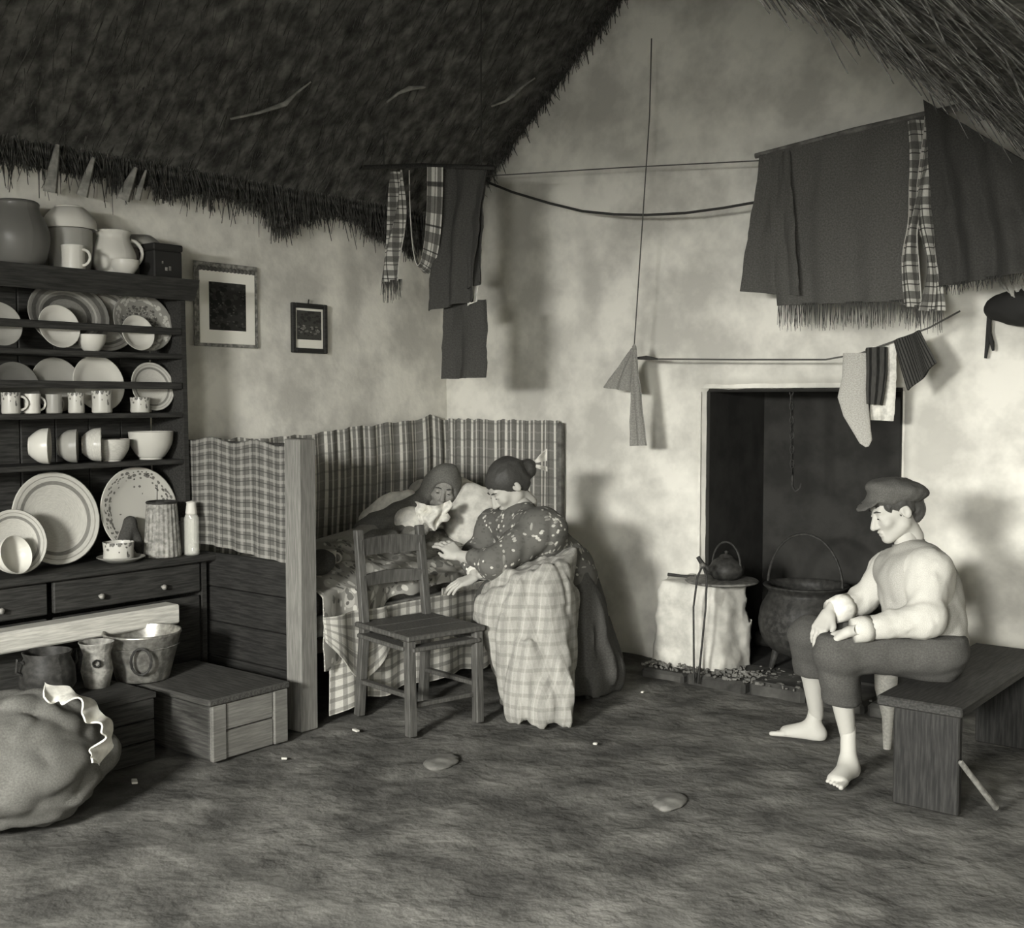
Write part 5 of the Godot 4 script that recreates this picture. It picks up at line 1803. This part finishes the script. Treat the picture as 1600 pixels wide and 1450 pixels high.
func build_boy() -> void:
	# joints from the picture, each at its own distance
	var hip_n := deep(1462, 1020, 4.52)
	var hip_f := deep(1438, 1018, 4.80)
	var knee_n := deep(1305, 1020, 4.50)
	var ank_n := deep(1325, 1150, 4.62)
	var knee_f := deep(1262, 994, 4.96)
	var ank_f := deep(1276, 1118, 5.10)
	var chest := deep(1436, 920, 4.68)
	var neck := deep(1424, 868, 4.70)
	var sh_n := deep(1452, 892, 4.54)
	var sh_f := deep(1390, 888, 4.86)
	var el_n := deep(1446, 968, 4.44)
	var wr_n := deep(1330, 986, 4.42)
	var el_f := deep(1348, 938, 4.92)
	var wr_f := deep(1294, 958, 4.84)
	var pelvis := (hip_n + hip_f) * 0.5
	var hc := deep(1398, 797, 4.70)
	var face := (deep(1300, 836, 4.70) - hc).normalized() + Vector3(0.06, 0.0, 0.05)
	var hx := Transform3D(Basis.looking_at(face, Vector3.UP).scaled(Vector3.ONE * 1.0), hc)
	var base := Vector3(pelvis.x, 0, pelvis.z)
	var lo := Vector3(2.75, -0.02, 0.75)
	var hi := Vector3(4.0, 1.25, 1.95)
	var f := Field.new(lo, hi, 0.0125)
	f.cap(pelvis + Vector3(0, 0.05, 0), chest, 0.115, 0.12, 0.05)
	f.cap(hip_n, hip_f, 0.085, 0.085, 0.05)
	f.cap(sh_n, sh_f, 0.06, 0.06, 0.06)
	f.cap(chest, neck, 0.1, 0.05, 0.05)
	f.cap(neck, hc - hx.basis.y * 0.09, 0.05, 0.047, 0.03)
	for w in [[hip_n, knee_n, ank_n], [hip_f, knee_f, ank_f]]:
		f.cap(w[0], w[1], 0.085, 0.055, 0.03)
		f.cap(w[1], (w[1] as Vector3).lerp(w[2], 0.4), 0.05, 0.05, 0.02)
		f.cap((w[1] as Vector3).lerp(w[2], 0.4), w[2], 0.05, 0.031, 0.02)
	for w in [[sh_n, el_n, wr_n], [sh_f, el_f, wr_f]]:
		f.cap(w[0], w[1], 0.048, 0.038, 0.03)
		f.cap(w[1], w[2], 0.038, 0.024, 0.02)
	var g := Geo.new()
	f.into(g)
	head_into(g, hx)
	# far hand droops over the far knee, near hand lies on top of the near thigh and reaches to it
	hand_into(g, hand_xf(wr_f + Vector3(0.0, 0.0, 0.0), deep(1270, 1006, 4.80), (ray(1200, 930) * -1.0).normalized() + Vector3(-0.6, 0.4, 0.0)), -1.0, [0.22, 0.25, 0.3, 0.35], 0.95)
	hand_into(g, hand_xf(wr_n, deep(1284, 996, 4.60), Vector3(0.1, 1.0, 0.25)), -1.0, [0.15, 0.2, 0.2, 0.25], 0.92)
	var toes_n := on_y(1287, 1199, 0.0)
	var heel_n := on_y(1336, 1166, 0.0)
	foot_into(g, Vector3(ank_n.x + 0.015, 0.0, ank_n.z - 0.0), (toes_n - heel_n) * Vector3(1, 0, 1), ank_n)
	var toes_f := on_y(1238, 1150, 0.0)
	foot_into(g, Vector3(ank_f.x + 0.015, 0.0, ank_f.z), (toes_f - Vector3(ank_f.x, 0, ank_f.z)) * Vector3(1, 0, 1), ank_f)
	var boy := solid("person", "barefoot boy in flat cap, pale shirt and dark knee breeches on the bench", "person", g, M.skin, base)
	eyes(boy, hx)
	# shirt: pale, full sleeves with cuffs turned back
	f = Field.new(Vector3(2.9, 0.35, 0.75), hi, 0.0105)
	f.cap(pelvis + Vector3(0, 0.07, 0), chest, 0.142, 0.148, 0.05)
	f.cap(pelvis + Vector3(0, 0.07, 0) + (hip_n - pelvis) * 0.5, chest + (sh_n - chest) * 0.3, 0.12, 0.125, 0.05)
	f.cap(sh_n, sh_f, 0.082, 0.082, 0.07)
	f.cap(chest, neck.lerp(chest, 0.2), 0.13, 0.078, 0.05)
	f.cap(sh_n, el_n, 0.082, 0.07, 0.05)
	f.cap(el_n, el_n.lerp(wr_n, 0.84), 0.07, 0.048, 0.04)
	f.cap(sh_f, el_f, 0.07, 0.06, 0.03)
	f.cap(el_f, el_f.lerp(wr_f, 0.55), 0.062, 0.052, 0.03)
	f.plane(pelvis + Vector3(0, -0.005, 0), Vector3.DOWN, 0.01)
	var fold := FastNoiseLite.new()
	fold.seed = 12
	fold.frequency = 4.5
	fold.fractal_type = FastNoiseLite.FRACTAL_RIDGED
	fold.fractal_octaves = 2
	f.ripple(fold, 0.008, Vector3(2.2, 1.2, 2.2))
	g = Geo.new()
	f.into(g)
	part(boy, "shirt", g, M.shirt, "loose pale homespun shirt")
	# sleeveless waistcoat over it, open at the neck
	f = Field.new(Vector3(3.15, 0.4, 0.75), hi, 0.0105)
	f.cap(pelvis + Vector3(0, 0.05, 0), chest, 0.156, 0.162, 0.05)
	f.cap(pelvis + Vector3(0, 0.05, 0) + (hip_n - pelvis) * 0.5, chest + (sh_n - chest) * 0.3, 0.136, 0.14, 0.05)
	f.cap(chest, neck.lerp(chest, 0.3), 0.145, 0.094, 0.05)
	f.cap(sh_n.lerp(sh_f, 0.16), sh_f.lerp(sh_n, 0.2), 0.097, 0.097, 0.06)
	f.plane(pelvis + Vector3(0, -0.012, 0), Vector3(0.2, -1, 0).normalized(), 0.008)
	f.ripple(fold, 0.012, Vector3(0.8, 0.8, 0.8))
	g = Geo.new()
	f.into(g)
	part(boy, "waistcoat", g, M.waistcoat, "greyish sleeveless waistcoat")
	g = Geo.new()
	g.tube([el_n.lerp(wr_n, 0.74), el_n.lerp(wr_n, 0.84), el_n.lerp(wr_n, 0.98)], [0.05, 0.052, 0.046], 14)
	part(boy, "cuff", g, M.shirt)
	g = Geo.new()
	g.tube([el_f.lerp(wr_f, 0.42), el_f.lerp(wr_f, 0.6), el_f.lerp(wr_f, 0.9)], [0.055, 0.06, 0.052], 14)
	part(boy, "cuff", g, M.white_cloth, "turned back pale cuff")
	g = Geo.new()
	g.tube([neck - Vector3(0, 0.02, 0), neck + Vector3(-0.008, 0.03, 0), neck + Vector3(-0.014, 0.055, 0)], [0.088, 0.07, 0.064], 16)
	part(boy, "collar", g, M.grey_cloth)
	# breeches
	f = Field.new(Vector3(2.75, 0.1, 0.75), Vector3(4.0, 0.75, 1.95), 0.0115)
	f.cap(hip_n + Vector3(0, 0.01, 0), knee_n, 0.112, 0.086, 0.04)
	f.cap(hip_f + Vector3(0, 0.01, 0), knee_f, 0.112, 0.084, 0.04)
	f.cap(hip_n + Vector3(0, 0.02, 0), hip_f + Vector3(0, 0.02, 0), 0.125, 0.125, 0.06)
	var hem_n := knee_n.lerp(ank_n, 0.60)
	var hem_f := knee_f.lerp(ank_f, 0.58)
	f.cap(knee_n, hem_n, 0.086, 0.083, 0.03)
	f.cap(knee_f, hem_f, 0.084, 0.078, 0.03)
	f.plane(hem_n + Vector3(0, -0.002, 0), Vector3.DOWN, 0.006)
	f.plane(pelvis + Vector3(0, 0.11, 0), Vector3.UP, 0.01)
	f.ripple(fold, 0.012, Vector3(0.8, 1, 0.8))
	g = Geo.new()
	f.into(g)
	part(boy, "breeches", g, M.trousers, "dark woollen knee breeches")
	hair_and_cap(boy, hx)
	# the form he sits on
	var b := thing("form_bench", "dark wooden form with board ends under the boy", "bench", Vector3(3.75, 0, 1.1))
	g = Geo.new()
	g.span(Vector3(3.56, 0.37, 0.42), Vector3(3.87, 0.408, 1.60), 0.006)
	part(b, "seat_plank", g, M.dark_wood)
	for z in [0.55, 1.54]:
		g = Geo.new()
		g.span(Vector3(3.61, 0.0, z - 0.018), Vector3(3.85, 0.37, z + 0.018), 0.005)
		part(b, "end_board", g, M.dark_wood_v)
	g = Geo.new()
	var lf := on_y(1386, 1170, 0.0)
	g.tube([lf, lf + Vector3(0, 0.14, 0), lf + Vector3(-0.01, 0.26, 0), lf + Vector3(-0.01, 0.375, 0)], [0.016, 0.024, 0.046, 0.052], 12)
	g.bar(lf + Vector3(-0.02, 0.385, 0), Vector3(3.6, 0.385, lf.z), 0.09, 0.025)
	part(b, "leg", g, M.pale_wood, "pale tapering leg")
	# stick leaning at the form
	g = Geo.new()
	g.tube([on_y(1556, 1262, 0.012), deep(1500, 1190, 4.06)], [0.012, 0.01], 7)
	solid("walking_stick", "thin grey stick leaning against the end of the form", "stick", g, M.tin_dull, on_y(1556, 1262, 0.0))

func hair_and_cap(boy: Node3D, hx: Transform3D) -> void:
	var f := Field.new(Vector3(-0.13, -0.12, -0.14), Vector3(0.13, 0.17, 0.17), 0.0055)
	f.ell(Vector3(0, 0.035, 0.024), Vector3(0.084, 0.09, 0.1), 0.02)
	f.ell(Vector3(0, -0.03, 0.075), Vector3(0.06, 0.06, 0.04), 0.03)
	f.ell(Vector3(0, -0.06, -0.105), Vector3(0.12, 0.105, 0.085), 0.01, Basis(), true)
	f.ell(Vector3(-0.085, -0.03, 0.005), Vector3(0.025, 0.045, 0.028), 0.01, Basis(), true)
	f.ell(Vector3(0.085, -0.03, 0.005), Vector3(0.025, 0.045, 0.028), 0.01, Basis(), true)
	f.plane(Vector3(0, -0.085, 0), Vector3(0, -1, 0.2).normalized(), 0.01)
	f.ripple(fine, 0.012, Vector3(4, 2, 4))
	var g := Geo.new()
	f.into(g, hx)
	part(boy, "hair", g, M.hair, "short dark hair")
	# flat cap, full at the back, with a short peak
	f = Field.new(Vector3(-0.16, -0.06, -0.2), Vector3(0.16, 0.2, 0.2), 0.0065)
	f.ell(Vector3(0, 0.074, 0.038), Vector3(0.112, 0.048, 0.128), 0.03, Basis.from_euler(Vector3(0.46, 0, 0)))
	f.ell(Vector3(0, 0.06, 0.018), Vector3(0.092, 0.052, 0.105), 0.03, Basis.from_euler(Vector3(0.2, 0, 0)))
	f.ell(Vector3(0, 0.066, -0.1), Vector3(0.066, 0.009, 0.044), 0.02, Basis.from_euler(Vector3(-0.25, 0, 0)))
	f.ell(Vector3(0, 0.0, 0.02), Vector3(0.078, 0.075, 0.09), 0.01, Basis(), true)
	f.ripple(fine, 0.008, Vector3(2, 2, 2))
	g = Geo.new()
	f.into(g, hx)
	part(boy, "flat_cap", g, M.cap, "soft grey flat cap")

func build_old_woman() -> void:
	var hc := deep(692, 764, 6.62)
	var face := Vector3(0.66, -0.22, 0.70)
	var hx := Transform3D(Basis.looking_at(face, Vector3(0.15, 1, -0.1)), hc)
	var hip := Vector3(0.52, 0.70, 1.20)
	var chest := hc + Vector3(-0.10, -0.22, 0.16)
	var neck := hc + Vector3(-0.05, -0.10, 0.05)
	var f := Field.new(Vector3(0.05, 0.5, 0.3), Vector3(1.15, 1.25, 2.2), 0.0125)
	f.cap(hip, chest, 0.13, 0.12, 0.05)
	f.cap(chest, neck, 0.11, 0.05, 0.05)
	f.cap(neck, hc - hx.basis.y * 0.07, 0.05, 0.05, 0.03)
	var sn := chest + Vector3(0.12, 0.03, 0.10)
	var sf := chest + Vector3(-0.13, 0.05, -0.06)
	f.cap(sn, sf, 0.06, 0.06, 0.05)
	var en := deep(626, 850, 6.2)
	var wn := deep(668, 824, 6.30)
	f.cap(sn, en, 0.045, 0.036, 0.03)
	f.cap(en, wn, 0.036, 0.024, 0.02)
	f.cap(hip, Vector3(0.58, 0.69, 1.75), 0.11, 0.07, 0.04)
	f.cap(Vector3(0.58, 0.69, 1.75), Vector3(0.6, 0.66, 2.1), 0.06, 0.04, 0.03)
	var g := Geo.new()
	f.into(g)
	head_into(g, hx, 1.0)
	hand_into(g, hand_xf(wn, deep(684, 800, 6.42), Vector3(0.5, 0.2, 0.8)), 1.0, [0.4, 0.42, 0.45, 0.5], 0.9)
	var w := solid("person", "old woman in a dark headshawl propped up in the bed, cloth at her chin", "person", g, M.skin_old, Vector3(0.5, 0.62, 1.1))
	eyes(w, hx)
	# headshawl and shoulder shawl
	f = Field.new(hc + Vector3(-0.5, -0.42, -0.22), hc + Vector3(0.4, 0.22, 0.75), 0.0115)
	f.ell(hc + hx.basis * Vector3(0, 0.03, 0.02), Vector3(0.108, 0.122, 0.118), 0.04, hx.basis)
	f.cap(hc + hx.basis * Vector3(0, -0.06, 0.05), chest + Vector3(-0.03, 0.04, -0.02), 0.11, 0.14, 0.06)
	f.cap(sn + Vector3(0.0, -0.02, 0), sf, 0.10, 0.10, 0.06)
	f.cap(sn + Vector3(-0.02, -0.02, 0.0), en, 0.088, 0.075, 0.05)
	f.cap(chest, hip + Vector3(0, 0.03, -0.05), 0.15, 0.16, 0.06)
	f.cap(en, hip + Vector3(0.15, 0.02, 0.15), 0.08, 0.09, 0.05)
	f.ell(hc + hx.basis * Vector3(0, -0.03, -0.12), Vector3(0.072, 0.098, 0.10), 0.02, hx.basis, true)
	f.ell(deep(655, 815, 6.20), Vector3(0.13, 0.10, 0.16), 0.02, cam_basis, true)
	var fold := FastNoiseLite.new()
	fold.seed = 5
	fold.frequency = 3.6
	fold.fractal_type = FastNoiseLite.FRACTAL_RIDGED
	fold.fractal_octaves = 2
	f.ripple(fold, 0.02, Vector3(1, 0.7, 1))
	g = Geo.new()
	f.into(g)
	part(w, "headshawl", g, M.shawl_mid, "dark woollen shawl over head and shoulders")
	# white bodice
	f = Field.new(deep(655, 812, 6.4) - Vector3.ONE * 0.22, deep(655, 812, 6.4) + Vector3.ONE * 0.22, 0.012)
	f.ell(deep(645, 815, 6.42), Vector3(0.11, 0.09, 0.10), 0.02, cam_basis)
	f.ripple(fold, 0.008)
	g = Geo.new()
	f.into(g)
	part(w, "nightgown", g, M.white_cloth, "white nightgown front")
	# kerchief held to her chin
	var kc := deep(676, 800, 6.34)
	g = Geo.new()
	g.cloth(func(a: float, t: float) -> Vector3:
		var u := lerpf(lerpf(650, 704, a), lerpf(652, 700, a), t) + 3.0 * sin(t * 7.0)
		var v := lerpf(783 + 7.0 * sin(a * PI), 806 + 20.0 * sin(a * PI) + 4.0 * sin(a * 15.0), t)
		return deep(u, v, 6.335 - 0.05 * sin(a * PI) - 0.02 * sin(a * 14.0 + t * 2.0) - 0.012 * sin(t * 9.0 + a * 6.0)), 26, 18, Vector2.ONE, 0.008)
	solid("kerchief", "crumpled white kerchief held at the old woman's chin", "kerchief", g, M.kerchief, kc)
	# pillows
	for pl in [[Vector3(0.30, 0.84, 0.36), Vector3(0.32, 0.2, 0.15), Vector3(-0.45, 0.2, 0.0), "plump white pillow behind the old woman's back"], [deep(735, 806, 6.62), Vector3(0.15, 0.20, 0.10), Vector3(-0.2, 0.5, -0.35), "pale bolster standing between the two women"], [deep(606, 800, 6.62), Vector3(0.20, 0.10, 0.09), Vector3(0.0, 0.68, 0.52), "long white pillow edge showing behind the old woman's shoulder"]]:
		var s: Vector3 = pl[1]
		var m := maxf(s.x, maxf(s.y, s.z)) + 0.05
		f = Field.new(Vector3.ONE * -m, Vector3.ONE * m, 0.018)
		f.ell(Vector3.ZERO, s, 0.02)
		f.ell(Vector3.ZERO, s * Vector3(1.03, 0.9, 0.75), 0.04)
		f.ripple(fold, 0.02)
		g = Geo.new()
		var bs := Basis.from_euler(pl[2])
		f.into(g, Transform3D(bs, pl[0]))
		solid("pillow", pl[3], "pillow", g, M.white_cloth if s.y < 0.12 else M.pillow, pl[0] - Vector3(0, s.y, 0), "pillows on the bed")

func build_woman() -> void:
	var hc := deep(793, 760, 5.86)
	var face := (deep(730, 812, 5.80) - hc).normalized() + Vector3(0.0, -0.12, 0.12)
	var hx := Transform3D(Basis.looking_at(face, Vector3(0.0, 1, 0.0)).scaled(Vector3.ONE * 1.07), hc)
	var hip := deep(884, 958, 5.86)
	var chest := deep(835, 852, 5.82)
	var neck := deep(818, 798, 5.85)
	var sn := deep(846, 828, 5.66)
	var sf := deep(775, 822, 6.02)
	var en := deep(772, 880, 5.52)
	var wn := deep(717, 868, 5.66)
	var ef := deep(742, 872, 5.98)
	var wf := deep(742, 902, 5.86)
	var knee_n := deep(795, 955, 5.56)
	var knee_f := deep(790, 950, 5.80)
	var an := on_y(836, 1090, 0.06)
	var af := on_y(860, 1080, 0.06)
	var lo := Vector3(1.0, -0.02, 0.5)
	var hi := Vector3(2.4, 1.3, 2.0)
	var f := Field.new(lo, hi, 0.0135)
	f.cap(hip, chest, 0.14, 0.13, 0.05)
	f.cap(chest, neck, 0.11, 0.05, 0.05)
	f.cap(neck, hc - hx.basis.y * 0.08, 0.05, 0.048, 0.03)
	f.cap(sn, sf, 0.065, 0.065, 0.05)
	f.cap(sn, en, 0.05, 0.042, 0.03)
	f.cap(en, wn, 0.042, 0.027, 0.02)
	f.cap(sf, ef, 0.05, 0.042, 0.03)
	f.cap(ef, wf, 0.042, 0.027, 0.02)
	for w in [[knee_n, an], [knee_f, af]]:
		f.cap(hip, w[0], 0.1, 0.07, 0.04)
		f.cap(w[0], w[1], 0.06, 0.035, 0.03)
		f.cap(w[1], w[1] + Vector3(-0.14, -0.025, 0.06), 0.033, 0.028, 0.02)
	var g := Geo.new()
	f.into(g)
	head_into(g, hx)
	hand_into(g, hand_xf(wn, deep(684, 842, 5.74), Vector3(0.35, 0.8, 0.5)), -1.0, [0.25, 0.28, 0.3, 0.32], 0.95)
	hand_into(g, hand_xf(wf, deep(700, 918, 5.84), Vector3(0.2, 1.0, 0.2)), 1.0, [0.2, 0.2, 0.24, 0.28], 0.95)
	var base := Vector3(hip.x, 0, hip.z)
	var w := solid("person", "woman in a spotted blouse and pale checked apron bending over the bed", "person", g, M.skin, base)
	eyes(w, hx)
	var fold := FastNoiseLite.new()
	fold.seed = 15
	fold.frequency = 3.8
	fold.fractal_type = FastNoiseLite.FRACTAL_RIDGED
	fold.fractal_octaves = 2
	# blouse
	f = Field.new(lo + Vector3(0, 0.5, 0), hi, 0.0115)
	f.cap(hip + Vector3(0, 0.2, 0), chest, 0.165, 0.17, 0.06)
	f.cap(chest, neck.lerp(chest, 0.12), 0.155, 0.078, 0.06)
	f.cap(sn, sf, 0.10, 0.095, 0.07)
	f.cap(chest, sn, 0.14, 0.115, 0.05)
	f.cap(sn, en, 0.105, 0.082, 0.04)
	f.cap(en, en.lerp(wn, 0.5), 0.076, 0.05, 0.04)
	f.cap(sf, ef, 0.09, 0.08, 0.04)
	f.cap(ef, ef.lerp(wf, 0.6), 0.07, 0.05, 0.04)
	f.ripple(fold, 0.014, Vector3(1, 0.9, 1))
	g = Geo.new()
	f.into(g)
	part(w, "blouse", g, M.dots, "dark blouse with small white spots")
	g = Geo.new()
	g.tube([wf.lerp(ef, 0.45), wf.lerp(ef, 0.2)], [0.044, 0.042], 14)
	part(w, "cuff", g, M.white_cloth, "white cuff")
	# dark skirt spreading behind
	var r := fold
	f = Field.new(lo + Vector3(-0.1, 0, -0.2), hi, 0.0145)
	var sk := on_y(908, 1082, 0.0)
	f.cap(hip + Vector3(0, 0.2, 0), hip, 0.15, 0.2, 0.06)
	f.cap(hip, Vector3(sk.x, 0.12, sk.z), 0.21, 0.235, 0.08)
	f.cap(hip, (knee_n + knee_f) * 0.5, 0.19, 0.15, 0.06)
	f.cap((knee_n + knee_f) * 0.5, on_y(845, 1072, 0.08), 0.14, 0.14, 0.06)
	f.plane(Vector3(0, 0.012, 0), Vector3.DOWN, 0.008)
	f.ripple(r, 0.03, Vector3(1.2, 0.25, 1.2))
	g = Geo.new()
	f.into(g)
	part(w, "skirt", g, M.skirt, "full dark woollen skirt")
	# apron over lap and knees, falling to the floor
	f = Field.new(lo, hi, 0.0125)
	var lap := deep(838, 920, 5.56)
	var waist := deep(868, 872, 5.60)
	f.cap(waist, lap, 0.13, 0.19, 0.06)
	f.cap(lap, deep(800, 958, 5.54), 0.185, 0.17, 0.06)
	f.cap(lap, on_y(860, 1092, 0.10), 0.19, 0.17, 0.08)
	f.cap(deep(800, 958, 5.54), on_y(842, 1098, 0.08), 0.17, 0.17, 0.08)
	f.plane(Vector3(0, 0.01, 0), Vector3.DOWN, 0.006)
	f.plane(deep(902, 960, 5.6), cam_basis.x + Vector3(0.1, 0, 0.1), 0.02)
	f.plane(waist + Vector3(0, 0.02, 0), Vector3(-0.15, 1, 0.15).normalized(), 0.02)
	f.ripple(r, 0.032, Vector3(1.5, 0.35, 1.5))
	g = Geo.new()
	f.into(g)
	part(w, "apron", g, M.apron, "long pale checked apron")
	# hair drawn back into a knot
	f = Field.new(Vector3(-0.13, -0.12, -0.14), Vector3(0.13, 0.16, 0.22), 0.0055)
	f.ell(Vector3(0, 0.04, 0.024), Vector3(0.088, 0.092, 0.106), 0.02)
	f.ell(Vector3(0, -0.02, 0.06), Vector3(0.066, 0.06, 0.05), 0.03)
	f.ell(Vector3(0, 0.0, 0.135), Vector3(0.046, 0.046, 0.042), 0.02)
	f.ell(Vector3(0, -0.055, -0.10), Vector3(0.11, 0.11, 0.085), 0.01, Basis(), true)
	f.ripple(fine, 0.008, Vector3(5, 2, 2))
	g = Geo.new()
	f.into(g, hx)
	part(w, "hair", g, M.hair, "dark hair drawn back into a knot")
	# white bow behind the knot
	g = Geo.new()
	var bc := hx * Vector3(0, 0.0, 0.165)
	for s in [-1.0, 1.0]:
		g.cloth(func(a: float, d: float) -> Vector3:
			return bc + cam_basis * Vector3(0.012 + 0.065 * a, s * (0.012 + 0.030 * a) * (0.4 + d) + 0.02 * a * d, 0.02 * sin(a * 5.0) + 0.015 * d), 10, 8, Vector2.ONE, 0.006)
	part(w, "hair_bow", g, M.white_cloth, "stiff white bow")
	# low stool under her
	var st := thing("low_stool", "low dark stool almost hidden under the woman's skirt", "stool", Vector3(hip.x, 0, hip.z))
	g = Geo.new()
	g.lathe(Transform3D(Basis(), Vector3(hip.x, 0.26, hip.z)), [Vector2(0.001, 0), Vector2(0.14, 0), Vector2(0.15, 0.015), Vector2(0.14, 0.035), Vector2(0.001, 0.035)], 24)
	part(st, "seat", g, M.dark_wood)
	for k in 3:
		g = Geo.new()
		var a := TAU * k / 3.0
		g.tube([Vector3(hip.x + cos(a) * 0.08, 0.26, hip.z + sin(a) * 0.08), Vector3(hip.x + cos(a) * 0.14, 0.0, hip.z + sin(a) * 0.14)], [0.018, 0.014], 7)
		part(st, "leg", g, M.dark_wood)
